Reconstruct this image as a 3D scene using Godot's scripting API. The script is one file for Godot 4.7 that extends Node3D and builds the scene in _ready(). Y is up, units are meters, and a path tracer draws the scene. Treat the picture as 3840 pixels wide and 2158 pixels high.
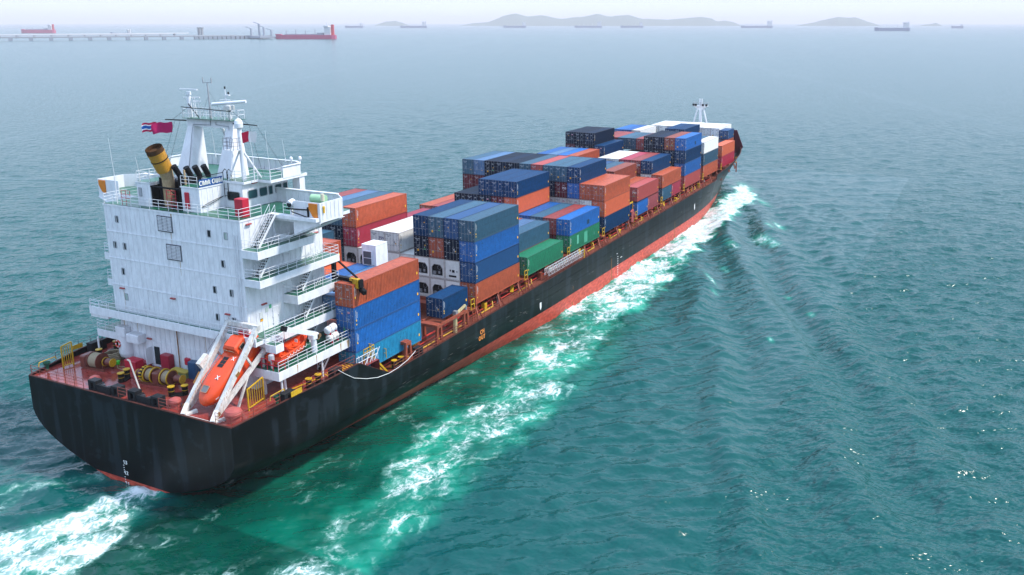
extends Node3D
# A container ship under way on a hazy bay. Ship's axis along +x (bow), starboard +z, sea level y = 0, metres.

class MB:
	var v := PackedVector3Array()
	var n := PackedVector3Array()
	var c := PackedColorArray()
	var uv := PackedVector2Array()
	var col := Color(1, 1, 1)
	var tinted := false
	func t3(a: Vector3, b: Vector3, d: Vector3, na: Vector3, nb: Vector3, nd: Vector3) -> void:
		v.push_back(a); v.push_back(d); v.push_back(b)
		n.push_back(na); n.push_back(nd); n.push_back(nb)
		if tinted:
			c.push_back(col); c.push_back(col); c.push_back(col)
	func tri(a: Vector3, b: Vector3, d: Vector3) -> void:
		var m := (b - a).cross(d - a)
		if m.length_squared() < 1e-14: return
		m = m.normalized()
		t3(a, b, d, m, m, m)
	func quad(a: Vector3, b: Vector3, d: Vector3, e: Vector3) -> void:
		tri(a, b, d); tri(a, d, e)
	func quadn(a: Vector3, b: Vector3, d: Vector3, e: Vector3, na: Vector3, nb: Vector3, nd: Vector3, ne: Vector3) -> void:
		t3(a, b, d, na, nb, nd); t3(a, d, e, na, nd, ne)
	func box(m: Vector3, s: Vector3, b := Basis()) -> void:
		var x := b.x * s.x * 0.5; var y := b.y * s.y * 0.5; var z := b.z * s.z * 0.5
		quad(m + x - y + z, m + x - y - z, m + x + y - z, m + x + y + z)
		quad(m - x - y - z, m - x - y + z, m - x + y + z, m - x + y - z)
		quad(m - x + y + z, m + x + y + z, m + x + y - z, m - x + y - z)
		quad(m - x - y - z, m + x - y - z, m + x - y + z, m - x - y + z)
		quad(m - x - y + z, m + x - y + z, m + x + y + z, m - x + y + z)
		quad(m + x - y - z, m - x - y - z, m - x + y - z, m + x + y - z)
	func bx(x0: float, x1: float, y0: float, y1: float, z0: float, z1: float) -> void:
		box(Vector3((x0 + x1) / 2, (y0 + y1) / 2, (z0 + z1) / 2), Vector3(absf(x1 - x0), absf(y1 - y0), absf(z1 - z0)))
	# box with its vertical and top edges chamfered by k
	func cbox(x0: float, x1: float, y0: float, y1: float, z0: float, z1: float, k: float) -> void:
		var lo := [Vector2(x0 + k, z0), Vector2(x1 - k, z0), Vector2(x1, z0 + k), Vector2(x1, z1 - k), Vector2(x1 - k, z1), Vector2(x0 + k, z1), Vector2(x0, z1 - k), Vector2(x0, z0 + k)]
		var m := Vector2((x0 + x1) / 2, (z0 + z1) / 2)
		var sx := 1.0 - 2.0 * k / maxf(x1 - x0, 0.01); var sz := 1.0 - 2.0 * k / maxf(z1 - z0, 0.01)
		for i in 8:
			var p: Vector2 = lo[i]; var q: Vector2 = lo[(i + 1) % 8]
			var pt := m + Vector2((p.x - m.x) * sx, (p.y - m.y) * sz); var qt := m + Vector2((q.x - m.x) * sx, (q.y - m.y) * sz)
			quad(Vector3(q.x, y0, q.y), Vector3(p.x, y0, p.y), Vector3(p.x, y1 - k, p.y), Vector3(q.x, y1 - k, q.y))
			quad(Vector3(q.x, y1 - k, q.y), Vector3(p.x, y1 - k, p.y), Vector3(pt.x, y1, pt.y), Vector3(qt.x, y1, qt.y))
			tri(Vector3(m.x, y1, m.y), Vector3(qt.x, y1, qt.y), Vector3(pt.x, y1, pt.y))
	static func frame(d: Vector3, up := Vector3.UP) -> Basis:
		var z := d.normalized()
		if absf(z.dot(up)) > 0.999: up = Vector3(1, 0, 0)
		var x := up.cross(z).normalized()
		return Basis(x, z.cross(x), z)
	func bar(a: Vector3, b: Vector3, w: float, h: float, up := Vector3.UP) -> void:
		box((a + b) * 0.5, Vector3(w, h, (b - a).length()), MB.frame(b - a, up))
	func tube(a: Vector3, b: Vector3, r0: float, r1 := -1.0, k := 8, caps := true) -> void:
		if r1 < 0.0: r1 = r0
		var f := MB.frame(b - a)
		for i in k:
			var u0 := TAU * i / k; var u1 := TAU * (i + 1) / k
			var d0 := f.x * cos(u0) + f.y * sin(u0); var d1 := f.x * cos(u1) + f.y * sin(u1)
			quadn(a + d0 * r0, a + d1 * r0, b + d1 * r1, b + d0 * r1, d0, d1, d1, d0)
			if caps:
				tri(b, b + d0 * r1, b + d1 * r1); tri(a, a + d1 * r0, a + d0 * r0)
	func path(p: Array, r: float, k := 6) -> void:
		for i in p.size() - 1: tube(p[i], p[i + 1], r, r, k)
	# profile: Vector2(radius, height) turned about the local y axis of t
	func lathe(prof: Array, t: Transform3D, k := 16) -> void:
		for j in prof.size() - 1:
			var p: Vector2 = prof[j]; var q: Vector2 = prof[j + 1]
			var sl := Vector2(q.y - p.y, p.x - q.x).normalized()
			for i in k:
				var u0 := TAU * i / k; var u1 := TAU * (i + 1) / k
				var d0 := Vector3(cos(u0), 0, -sin(u0)); var d1 := Vector3(cos(u1), 0, -sin(u1))
				var n0 := t.basis * (d0 * sl.x + Vector3(0, sl.y, 0)); var n1 := t.basis * (d1 * sl.x + Vector3(0, sl.y, 0))
				quadn(t * (d0 * p.x + Vector3(0, p.y, 0)), t * (d1 * p.x + Vector3(0, p.y, 0)), t * (d1 * q.x + Vector3(0, q.y, 0)), t * (d0 * q.x + Vector3(0, q.y, 0)), n0, n1, n1, n0)
	# polygon (counter-clockwise, in t's xy plane) pushed out along t's z by depth
	func prism(p: PackedVector2Array, t: Transform3D, depth: float) -> void:
		var k := p.size()
		var idx := Geometry2D.triangulate_polygon(p)
		for i in range(0, idx.size(), 3):
			var a := p[idx[i]]; var b := p[idx[i + 1]]; var d := p[idx[i + 2]]
			if (b - a).cross(d - a) < 0.0:
				var s := b; b = d; d = s
			tri(t * Vector3(a.x, a.y, depth), t * Vector3(b.x, b.y, depth), t * Vector3(d.x, d.y, depth))
			tri(t * Vector3(a.x, a.y, 0), t * Vector3(d.x, d.y, 0), t * Vector3(b.x, b.y, 0))
		for i in k:
			var a := p[i]; var b := p[(i + 1) % k]
			quad(t * Vector3(a.x, a.y, 0), t * Vector3(b.x, b.y, 0), t * Vector3(b.x, b.y, depth), t * Vector3(a.x, a.y, depth))
	func ball(m: Vector3, r: Vector3, k := 12) -> void:
		var prof := []
		for i in k / 2 + 1:
			var a := -PI / 2 + PI * i / (k / 2)
			prof.append(Vector2(cos(a), sin(a)))
		lathe(prof, Transform3D(Basis.from_scale(r), m), k)
	# smooth grid: rows of equal length
	func grid(rows: Array, flip := false) -> void:
		var R := rows.size(); var K: int = rows[0].size()
		var nn := []
		for i in R:
			var row := PackedVector3Array()
			for j in K:
				var du: Vector3 = rows[mini(i + 1, R - 1)][j] - rows[maxi(i - 1, 0)][j]
				var dv: Vector3 = rows[i][mini(j + 1, K - 1)] - rows[i][maxi(j - 1, 0)]
				var m := du.cross(dv)
				if flip: m = -m
				row.append(m.normalized())
			nn.append(row)
		for i in R - 1:
			for j in K - 1:
				if flip:
					quadn(rows[i][j], rows[i][j + 1], rows[i + 1][j + 1], rows[i + 1][j], nn[i][j], nn[i][j + 1], nn[i + 1][j + 1], nn[i + 1][j])
				else:
					quadn(rows[i][j], rows[i + 1][j], rows[i + 1][j + 1], rows[i][j + 1], nn[i][j], nn[i + 1][j], nn[i + 1][j + 1], nn[i][j + 1])
	func mesh() -> ArrayMesh:
		var a := []
		a.resize(Mesh.ARRAY_MAX)
		a[Mesh.ARRAY_VERTEX] = v
		a[Mesh.ARRAY_NORMAL] = n
		if tinted: a[Mesh.ARRAY_COLOR] = c
		var m := ArrayMesh.new()
		m.add_surface_from_arrays(Mesh.PRIMITIVE_TRIANGLES, a)
		return m

var mats := {}
var wear: ImageTexture      # mild blotches and run marks, multiplied over paint
var rusty: ImageTexture     # rust freckles and streaks over paint
var used := {}

func numbered(s: String) -> String:
	if not used.has(s):
		used[s] = 0
		return s
	used[s] += 1
	return "%s_%03d" % [s, used[s]]

func thing(called: String, label: String, category: String, group := "", at := Vector3.ZERO) -> Node3D:
	var o := Node3D.new()
	o.name = numbered(called)
	add_child(o)
	o.position = at
	tag(o, label, category, group)
	return o

func tag(o: Node, label: String, category: String, group := "") -> void:
	o.set_meta("label", label); o.set_meta("category", category)
	if group: o.set_meta("group", group)

func put(called: String, b: MB, m: Material, parent: Node3D, kind := "") -> MeshInstance3D:
	var o := MeshInstance3D.new()
	var k := 0
	var s := called
	while parent.has_node(NodePath(s)):
		k += 1
		s = "%s_%03d" % [called, k]
	o.name = s
	o.mesh = b.mesh()
	o.material_override = m
	parent.add_child(o, true)
	if kind: o.set_meta("kind", kind)
	return o

func lone(called: String, b: MB, m: Material, label: String, category: String, group := "") -> MeshInstance3D:
	var o := MeshInstance3D.new()
	o.name = numbered(called)
	o.mesh = b.mesh()
	o.material_override = m
	add_child(o)
	tag(o, label, category, group)
	return o

# paint: linear base colour; tex 0 none, 1 wear, 2 rusty; sc = world scale of the texture
func paint(key: String, r: float, g: float, b: float, rough := 0.5, tex := 1, metal := 0.0, sc := Vector3(0.21, 0.11, 0.21)) -> StandardMaterial3D:
	if mats.has(key): return mats[key]
	var m := StandardMaterial3D.new()
	m.resource_name = key
	m.albedo_color = Color(r, g, b).linear_to_srgb()
	m.roughness = rough
	m.metallic = metal
	if r + g + b < 0.25: m.metallic_specular = 0.28
	if tex:
		m.albedo_texture = wear if tex == 1 else rusty
		m.uv1_triplanar = true
		m.uv1_world_triplanar = true
		m.uv1_scale = sc
	mats[key] = m
	return m

func noise(type: int, freq: float, sd: int, oct := 4, frac := FastNoiseLite.FRACTAL_FBM) -> FastNoiseLite:
	var f := FastNoiseLite.new()
	f.noise_type = type
	f.frequency = freq
	f.seed = sd
	f.fractal_type = frac
	f.fractal_octaves = oct
	return f

func make_wear() -> void:
	var N := 512
	var a := noise(FastNoiseLite.TYPE_SIMPLEX_SMOOTH, 0.012, 11).get_seamless_image(N, N).get_data()
	var im2 := noise(FastNoiseLite.TYPE_SIMPLEX_SMOOTH, 0.06, 12).get_seamless_image(N, 64)
	im2.resize(N, N, Image.INTERPOLATE_CUBIC)
	var b := im2.get_data()
	var f := noise(FastNoiseLite.TYPE_SIMPLEX_SMOOTH, 0.05, 13, 5).get_seamless_image(N, N).get_data()
	var o1 := PackedByteArray(); o1.resize(N * N * 3)
	var o2 := PackedByteArray(); o2.resize(N * N * 3)
	for i in N * N:
		var p := a[i] / 255.0; var q := b[i] / 255.0; var s := f[i] / 255.0
		var w := clampf(0.91 + 0.10 * p + 0.02 * q, 0.0, 1.0) * (0.95 + 0.05 * s)
		o1[i * 3] = int(w * 252); o1[i * 3 + 1] = int(w * 252); o1[i * 3 + 2] = int(w * 254)
		var ru := clampf((q * 0.75 + s * 0.55 + p * 0.25 - 0.95) * 4.0, 0.0, 0.5)
		var z := clampf(0.74 + 0.26 * p + 0.10 * (q - 0.5), 0.0, 1.0)
		o2[i * 3] = int(255 * lerpf(z, 0.50, ru)); o2[i * 3 + 1] = int(255 * lerpf(z, 0.29, ru)); o2[i * 3 + 2] = int(255 * lerpf(z, 0.17, ru))
	wear = ImageTexture.create_from_image(Image.create_from_data(N, N, false, Image.FORMAT_RGB8, o1))
	rusty = ImageTexture.create_from_image(Image.create_from_data(N, N, false, Image.FORMAT_RGB8, o2))

func V(x: float, y: float, z: float) -> Vector3:
	return Vector3(x, y, z)

func sst(a: float, b: float, x: float) -> float:
	return smoothstep(a, b, x)

func set_view_and_light() -> void:
	var cam := Camera3D.new()
	cam.name = "camera"
	add_child(cam)
	var yaw := deg_to_rad(25.496); var pitch := deg_to_rad(12.518)
	var fw := V(cos(pitch) * cos(yaw), -sin(pitch), -cos(pitch) * sin(yaw))
	var rt := fw.cross(Vector3.UP).normalized()
	cam.transform = Transform3D(Basis(rt, rt.cross(fw), -fw), V(-96.118, 45.816, 74.826))
	cam.projection = Camera3D.PROJECTION_FRUSTUM
	cam.keep_aspect = Camera3D.KEEP_HEIGHT
	cam.near = 1.0
	cam.far = 60000.0
	cam.size = 0.6577
	cam.frustum_offset = Vector2(-0.0679, -0.0815)
	cam.current = true
	var w := WorldEnvironment.new()
	w.name = "environment"
	var e := Environment.new()
	e.background_mode = Environment.BG_SKY
	var sm := ProceduralSkyMaterial.new()
	sm.sky_top_color = Color(0.70, 0.80, 0.94)
	sm.sky_horizon_color = Color(0.70, 0.725, 0.77)
	sm.sky_curve = 0.12
	sm.sky_energy_multiplier = 1.36
	sm.ground_horizon_color = Color(0.80, 0.84, 0.90)
	sm.ground_bottom_color = Color(0.25, 0.40, 0.45)
	sm.sun_angle_max = 45.0
	sm.sun_curve = 0.12
	var sk := Sky.new()
	sk.sky_material = sm
	e.sky = sk
	e.tonemap_mode = Environment.TONE_MAPPER_LINEAR
	e.tonemap_exposure = 1.06
	e.sdfgi_enabled = true
	e.ssao_enabled = true
	e.ssil_enabled = true
	e.fog_enabled = true
	e.fog_density = 0.00009
	e.fog_light_color = Color(1.0, 0.98, 0.995)
	w.environment = e
	add_child(w)
	var sun := DirectionalLight3D.new()
	sun.name = "sun"
	sun.light_energy = 1.50
	sun.light_color = Color(1.0, 0.97, 0.93)
	sun.light_angular_distance = 6.0
	sun.shadow_enabled = true
	var az := deg_to_rad(64.0); var el := deg_to_rad(53.0)
	var to_sun := V(cos(el) * cos(az), sin(el), cos(el) * sin(az))
	sun.transform = Transform3D(Basis.looking_at(-to_sun), to_sun * 100.0)
	add_child(sun)

func lerp_at(px: Array, py: Array, x: float) -> float:
	if x <= px[0]: return py[0]
	for i in range(1, px.size()):
		if x <= px[i]:
			return lerpf(py[i - 1], py[i], (x - px[i - 1]) / (px[i] - px[i - 1]))
	return py[-1]

# ---- hull lines ----
func y_top(x: float) -> float:
	if x < -26.0: return lerp_at([-42.5, -36.0, -26.0], [9.25, 9.75, 9.9], x)
	if x < -20.5: return lerpf(9.9, 6.7, (x + 26.0) / 5.5)
	if x < 110.0: return 6.7 + (x + 20.5) * 0.0095
	if x < 110.6: return lerpf(7.94, 9.25, (x - 110.0) / 0.6)
	return lerp_at([110.6, 120.0, 128.0, 146.0, 168.0], [9.25, 9.75, 10.45, 11.3, 12.6], x)

func hb_top(x: float) -> float:
	if x < -30.0: return lerp_at([-42.5, -36.0, -30.0], [14.55, 15.55, 16.0], x)
	if x < 118.0: return 16.0
	return 16.0 * maxf(0.0, 1.0 - pow((x - 118.0) / 50.0, 2.6))

func hb_wl(x: float) -> float:
	if x < 40.0: return lerp_at([-42.5, -38.0, -32.0, -25.0, -14.5, -6.0, 1.5, 20.0, 40.0], [3.5, 7.6, 9.5, 10.7, 12.2, 13.0, 13.9, 15.6, 16.0], x)
	if x < 85.0: return 16.0
	return 16.0 * maxf(0.0, 1.0 - pow((x - 85.0) / 83.0, 1.8))

func hb(x: float, y: float) -> float:
	var w := hb_wl(x); var t := hb_top(x)
	if x < 60.0:
		var s := y / 6.0
		if s >= 1.0: return t
		if s < 0.0: return maxf(0.0, w + (t - w) * 2.2 * s)
		return w + (t - w) * (1.0 - pow(1.0 - s, 2.2))
	var s2 := y / y_top(x)
	if s2 < 0.0: return maxf(0.0, w * (1.0 + 0.05 * y))
	return w + (t - w) * pow(s2, 1.2)

# ---- foam ----
var edge_noise: FastNoiseLite
func foam_density(x: float, z: float) -> float:
	var j := edge_noise.get_noise_2d(x * 0.10, z * 0.10) * 2.6 + edge_noise.get_noise_2d(x * 0.35 + 90.0, z * 0.35) * 0.9
	var zo := lerp_at([-60.0, -39.0, -25.0, -11.0, 4.0, 41.0, 83.0, 112.0, 136.0, 148.0, 156.0, 160.0], [31.6, 31.2, 31.5, 31.5, 29.0, 26.2, 22.8, 22.0, 20.6, 15.5, 7.0, 2.0], x)
	var zi := lerp_at([-60.0, -39.0, -29.0, -21.0, -9.0, 6.0, 15.0, 28.0], [22.5, 22.6, 21.2, 18.6, 19.6, 17.6, 15.4, 14.0], x)
	var k := lerp_at([-60.0, -20.0, 20.0, 60.0, 95.0, 160.0], [0.56, 0.58, 0.76, 0.92, 1.12, 1.2], x)
	var d := sst(zi - 2.0, zi + 2.2, z + j) * (1.0 - sst(zo - 2.6, zo + 0.9, z + j)) * k
	# patches of clear water between the breakers
	d *= 0.72 + 0.5 * sst(-0.35, 0.35, edge_noise.get_noise_2d(x * 0.045 + 31.0, z * 0.07 + 7.0) + (0.45 if x > 70.0 else 0.0))
	if x < 30.0 and z > 5.0 and z < zi + 1.0: d = maxf(d, (0.21 + 0.20 * edge_noise.get_noise_2d(x * 0.06, z * 0.06 + 50.0)) * sst(5.0, 12.0, z))
	# wash thrown out behind the stern
	if x < -38.0 and z < 16.0:
		var q := -41.5 - x
		var e := absf(z - 2.2 - q * 0.06 + j * 0.5)
		var hw := 2.0 + q * 0.33
		var s := (1.0 - sst(hw - 1.4, hw + 0.6, e)) * sst(-1.0, 1.5, q)
		d = maxf(d, s * 0.92)
		var e2 := absf(z + 3.0 + q * 0.95)
		d = maxf(d, 0.55 * (1.0 - sst(0.5, 1.8, e2)) * sst(0.0, 2.0, q))
	# breaking crests of the bow waves and whitecaps along the wake
	for p in CAPS:
		var dx: float = (x - p.x) * 0.85 + (z - p.y) * -0.52; var dz: float = (x - p.x) * 0.52 + (z - p.y) * 0.85
		var g := exp(-(dx * dx) / (p.z * p.z) - dz * dz / (p.w * p.w))
		d = maxf(d, g * 0.66)
	# thin streaks off the port quarter
	if z < 0.0 and x < -20.0: d = maxf(d, 0.36 * sst(0.2, 0.55, edge_noise.get_noise_2d(x * 0.035 - z * 0.02, z * 0.16 + x * 0.09)))
	return d

const CAPS := [Vector4(101.5, 33.6, 3.6, 1.0), Vector4(99.0, 31.8, 3.0, 0.8), Vector4(83.0, 36.6, 2.6, 1.1), Vector4(87.0, 33.5, 4.0, 1.6), Vector4(78.0, 29.0, 3.0, 0.9), Vector4(62.0, 32.0, 2.2, 0.6), Vector4(53.0, 32.0, 3.5, 0.45), Vector4(46.5, 34.5, 1.6, 0.5), Vector4(50.0, 46.5, 1.1, 0.35), Vector4(41.0, 52.0, 1.2, 0.4), Vector4(26.0, 49.0, 0.8, 0.3), Vector4(146.0, 14.0, 5.0, 2.2), Vector4(160.0, 4.0, 5.0, 1.6), Vector4(128.0, 23.0, 5.0, 1.3)]

func foam_picture(x0: float, x1: float, z0: float, z1: float, W: int, H: int, sd: int) -> ImageTexture:
	var sx := (x1 - x0) / W; var sz := (z1 - z0) / H
	var cw := int(W / 4); var ch := int(H / 4)
	var di := Image.create(cw, ch, false, Image.FORMAT_RF)
	for j in ch:
		var z := z0 + (j + 0.5) * (z1 - z0) / ch
		for i in cw:
			di.set_pixel(i, j, Color(foam_density(x0 + (i + 0.5) * (x1 - x0) / cw, z), 0, 0))
	di.resize(W, H, Image.INTERPOLATE_CUBIC)
	var dens := di.get_data().to_float32_array()
	# lace: crests of warped ridged noise at three sizes, drawn out a little along the ship
	var lace := []
	for q in [[7.5, 21, 3, 0.75], [2.6, 22, 3, 0.8], [0.9, 23, 2, 0.85]]:
		var f := noise(FastNoiseLite.TYPE_SIMPLEX_SMOOTH, sz / q[0], sd + q[1], q[2], FastNoiseLite.FRACTAL_RIDGED)
		f.fractal_gain = 0.5
		f.domain_warp_enabled = true
		f.domain_warp_amplitude = q[0] / sz * 0.9
		f.domain_warp_frequency = sz / q[0] * 0.8
		f.domain_warp_fractal_octaves = 3
		var im := f.get_image(int(W * q[3] * sx / sz), H, false, false, true)
		im.resize(W, H, Image.INTERPOLATE_CUBIC)
		lace.append(im.get_data())
	var ff := noise(FastNoiseLite.TYPE_SIMPLEX_SMOOTH, sz / 5.0, sd + 3, 6)
	ff.fractal_gain = 0.6
	var fi := ff.get_image(int(W * 0.7 * sx / sz), H, false, false, true)
	fi.resize(W, H, Image.INTERPOLATE_CUBIC)
	var fb := fi.get_data()
	var la: PackedByteArray = lace[0]; var lb: PackedByteArray = lace[1]; var lc: PackedByteArray = lace[2]
	var c1 := PackedFloat32Array(); c1.resize(256)
	var c2 := PackedFloat32Array(); c2.resize(256)
	for i in 256:
		c1[i] = pow(sst(0.62, 1.0, i / 255.0), 1.6); c2[i] = pow(sst(0.55, 1.0, i / 255.0), 1.5)
	var out := PackedByteArray(); out.resize(W * H * 4)
	for i in W * H:
		var d := dens[i]
		var k := i * 4
		if d < 0.03:
			out[k] = 215; out[k + 1] = 230; out[k + 2] = 228; out[k + 3] = 0
			continue
		var t := fb[i] * 0.003922 - 0.5
		var core := clampf((t * 1.9 + d * 1.55 - 1.12) * 1.7, 0.0, 1.0)
		var near := clampf(t * 2.2 + d * 2.3 - 0.62, 0.0, 1.25)
		var fil := (c1[la[i]] * 1.1 + c2[lb[i]] * 0.95) * near + c2[lc[i]] * 0.75 * maxf(core, near - 0.45)
		var a := clampf(core * (0.52 + 0.55 * c2[lb[i]] + 0.45 * c2[lc[i]]) + fil * 0.8, 0.0, 1.0)
		a = clampf(a + d * d * 0.07, 0.0, 0.97)
		out[k] = int(150 + 62 * a); out[k + 1] = int(192 + 24 * a); out[k + 2] = int(184 + 32 * a)
		out[k + 3] = int(a * 255)
	return ImageTexture.create_from_image(Image.create_from_data(W, H, false, Image.FORMAT_RGBA8, out))

func axis(lo: float, hi: float, core: float, growlo: float, growhi: float, reach: float, marks: Array) -> PackedFloat32Array:
	var a := PackedFloat32Array()
	var x := lo
	var st := core
	while x > -reach:
		st = core + (lo - x) * growlo
		x -= st
		a.append(x)
	a.reverse()
	x = lo
	while x < hi:
		a.append(x); x += core
	while x < reach:
		a.append(x)
		x += core + (x - hi) * growhi
	a.append(x)
	# slide the nearest line onto each mark, so that the surfaces meet on it
	for m in marks:
		var best := 0
		for i in a.size():
			if absf(a[i] - m) < absf(a[best] - m): best = i
		a[best] = m
	return a

func make_sea() -> void:
	edge_noise = noise(FastNoiseLite.TYPE_SIMPLEX_SMOOTH, 1.0, 5, 3)
	var xs := axis(-66.0, 62.0, 0.42, 0.08, 0.0135, 24000.0, [-66.0, 58.0, 182.0])
	var zs := axis(-24.0, 62.0, 0.42, 0.018, 0.03, 24000.0, [-20.0, 55.0])
	var NX := xs.size(); var NZ := zs.size()
	var w1 := noise(FastNoiseLite.TYPE_SIMPLEX_SMOOTH, 1.0, 41, 1)
	var w2 := noise(FastNoiseLite.TYPE_SIMPLEX_SMOOTH, 1.0, 42, 1)
	var w3 := noise(FastNoiseLite.TYPE_SIMPLEX_SMOOTH, 1.0, 43, 1)
	var w4 := noise(FastNoiseLite.TYPE_SIMPLEX_SMOOTH, 1.0, 44, 1)
	var hs := PackedFloat32Array(); hs.resize(NX * NZ)
	var ae := PackedFloat32Array(); ae.resize(NX * NZ)
	for i in NX:
		var x := xs[i]
		var cx := (xs[mini(i + 1, NX - 1)] - xs[maxi(i - 1, 0)]) * 0.5
		for j in NZ:
			var z := zs[j]
			var cell := maxf(cx, (zs[mini(j + 1, NZ - 1)] - zs[maxi(j - 1, 0)]) * 0.5)
			if cell > 6.0: continue
			var s := x * 0.903 - z * 0.43; var t := x * 0.43 + z * 0.903
			var h := 0.0
			var calm := 1.0
			var a := 0.0
			if x > -66.5 and x < 182.5 and z > -20.5 and z < 55.5:
				a = foam_density(x, z)
				if z > 8.0 and z < 30.0 and x < 20.0: calm = 1.0 - 0.55 * sst(10.0, 14.0, z) * (1.0 - sst(25.0, 31.0, z))
			if x < 110.0 and z > 20.0:
				var dd := (x - 104.0) * 0.377 + (z - 30.0) * 0.926
				calm *= 1.0 - 0.45 * exp(-pow((dd + 8.0) / 14.0, 2.0)) * sst(0.0, 20.0, 104.0 - x)
			var k1 := clampf(1.6 - cell / 4.0, 0.0, 1.0)
			if k1 > 0.0:
				var n := w1.get_noise_2d(s / 5.5 , t / 13.0)
				h += k1 * calm * 0.13 * (exp(1.5 * n) - 1.0)
			var k2 := clampf(1.6 - cell / 1.6, 0.0, 1.0)
			if k2 > 0.0:
				var n := w2.get_noise_2d(s / 2.2 + 7.0, t / 4.4 - 0.12 * s)
				h += k2 * calm * 0.10 * (exp(1.7 * n) - 1.0)
			var k3 := clampf(1.6 - cell / 0.8, 0.0, 1.0)
			if k3 > 0.0:
				var n := w3.get_noise_2d(s / 1.15, t / 1.9 + 0.2 * s)
				h += k3 * calm * (0.040 + 0.05 * a) * (exp(1.6 * n) - 1.0)
			var k4 := clampf(1.6 - cell / 0.42, 0.0, 1.0)
			if k4 > 0.0:
				h += k4 * (0.022 + 0.06 * a) * w4.get_noise_2d(x / 0.62, z / 0.62)
			# diverging bow waves
			if x < 150.0 and z > 14.0 and z < 160.0 and cell < 3.0:
				var d := (x - 104.0) * 0.377 + (z - 30.0) * 0.926
				var l := (104.0 - x) * 0.926 + (z - 30.0) * 0.377
				var env := exp(-pow((d + 9.0) / 17.0, 2.0)) * sst(-45.0, -5.0, l) * (1.0 - 0.5 * sst(40.0, 190.0, l))
				var wob := w1.get_noise_2d(l / 30.0 + 3.0, d / 22.0)
				h += env * (0.72 + 0.3 * wob) * cos(TAU * (d + 1.5 * wob) / 10.5)
				var d2 := (x - 70.0) * 0.377 + (z - 28.0) * 0.926
				h += 0.22 * exp(-pow(d2 / 9.0, 2.0)) * cos(TAU * d2 / 6.5 + wob * 3.0) * sst(0.0, 40.0, 70.0 - x)
			# the bow wave itself
			if x > 90.0 and x < 170.0 and absf(z) < 34.0:
				var off := absf(z) - hb_wl(x)
				h += 1.3 * exp(-pow((x - 140.0) / 17.0, 2.0)) * exp(-pow((off - 2.0) / 5.0, 2.0))
			hs[i * NZ + j] = h
			ae[i * NZ + j] = a
	# ripples, as a tangent-space normal map over 80 by 130 metres
	var rn := noise(FastNoiseLite.TYPE_SIMPLEX_SMOOTH, 0.040, 71, 5, FastNoiseLite.FRACTAL_FBM)
	rn.fractal_gain = 0.62
	var ri := rn.get_seamless_image(2048, 2048, false, false, 0.05)
	ri.convert(Image.FORMAT_RGBA8)
	ri.bump_map_to_normal_map(6.0)
	var rip := ImageTexture.create_from_image(ri)
	var o := MeshInstance3D.new()
	o.name = "sea"
	var am := ArrayMesh.new()
	var ix := [0, xs.bsearch(-66.0), xs.bsearch(58.0), xs.bsearch(182.0), NX - 1]
	var iz := [0, zs.bsearch(-20.0), zs.bsearch(55.0), NZ - 1]
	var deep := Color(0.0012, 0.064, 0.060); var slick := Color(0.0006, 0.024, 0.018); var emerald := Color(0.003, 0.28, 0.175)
	var blocks := [[0, 1, 0, 3], [1, 3, 0, 1], [1, 3, 2, 3], [3, 4, 0, 3], [1, 2, 1, 2], [2, 3, 1, 2]]
	for bi in blocks.size():
		var b: Array = blocks[bi]
		var i0: int = ix[b[0]]; var i1: int = ix[b[1]]; var j0: int = iz[b[2]]; var j1: int = iz[b[3]]
		var w := i1 - i0 + 1; var hgt := j1 - j0 + 1
		var vv := PackedVector3Array(); vv.resize(w * hgt)
		var nn := PackedVector3Array(); nn.resize(w * hgt)
		var cc := PackedColorArray(); cc.resize(w * hgt)
		var u1 := PackedVector2Array(); u1.resize(w * hgt)
		var u2 := PackedVector2Array(); u2.resize(w * hgt)
		var tt := PackedFloat32Array(); tt.resize(w * hgt * 4)
		var id := PackedInt32Array(); id.resize((w - 1) * (hgt - 1) * 6)
		var q := 0
		for i in range(i0, i1 + 1):
			var x := xs[i]
			for j in range(j0, j1 + 1):
				var z := zs[j]
				var k := (i - i0) * hgt + j - j0
				var im := maxi(i - 1, 0); var ip := mini(i + 1, NX - 1); var jm := maxi(j - 1, 0); var jp := mini(j + 1, NZ - 1)
				vv[k] = V(x, hs[i * NZ + j], z)
				nn[k] = V(-(hs[ip * NZ + j] - hs[im * NZ + j]) / (xs[ip] - xs[im]), 1.0, -(hs[i * NZ + jp] - hs[i * NZ + jm]) / (zs[jp] - zs[jm])).normalized()
				var a := ae[i * NZ + j]
				if bi > 3:
					var base := deep
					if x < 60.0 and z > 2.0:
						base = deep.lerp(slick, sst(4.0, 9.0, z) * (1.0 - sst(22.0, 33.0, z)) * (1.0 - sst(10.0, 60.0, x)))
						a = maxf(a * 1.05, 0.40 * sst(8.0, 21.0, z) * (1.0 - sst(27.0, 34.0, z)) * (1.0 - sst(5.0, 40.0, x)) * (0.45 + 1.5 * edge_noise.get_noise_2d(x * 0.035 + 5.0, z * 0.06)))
					var g := clampf(a * 1.15 * (0.8 + 0.7 * edge_noise.get_noise_2d(x * 0.08 + 11.0, z * 0.11)), 0.0, 1.0)
					if z < -1.0 or x < -44.0: g *= 0.4
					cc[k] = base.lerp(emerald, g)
				else: cc[k] = deep
				u1[k] = Vector2((x * 0.903 - z * 0.43) / 260.0, (x * 0.43 + z * 0.903) / 420.0)
				u2[k] = Vector2((x + 66.0) / 124.0 if bi == 4 else (x - 58.0) / 124.0, (z + 20.0) / 75.0)
				tt[k * 4] = 0.903; tt[k * 4 + 2] = -0.43; tt[k * 4 + 3] = 1.0
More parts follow.
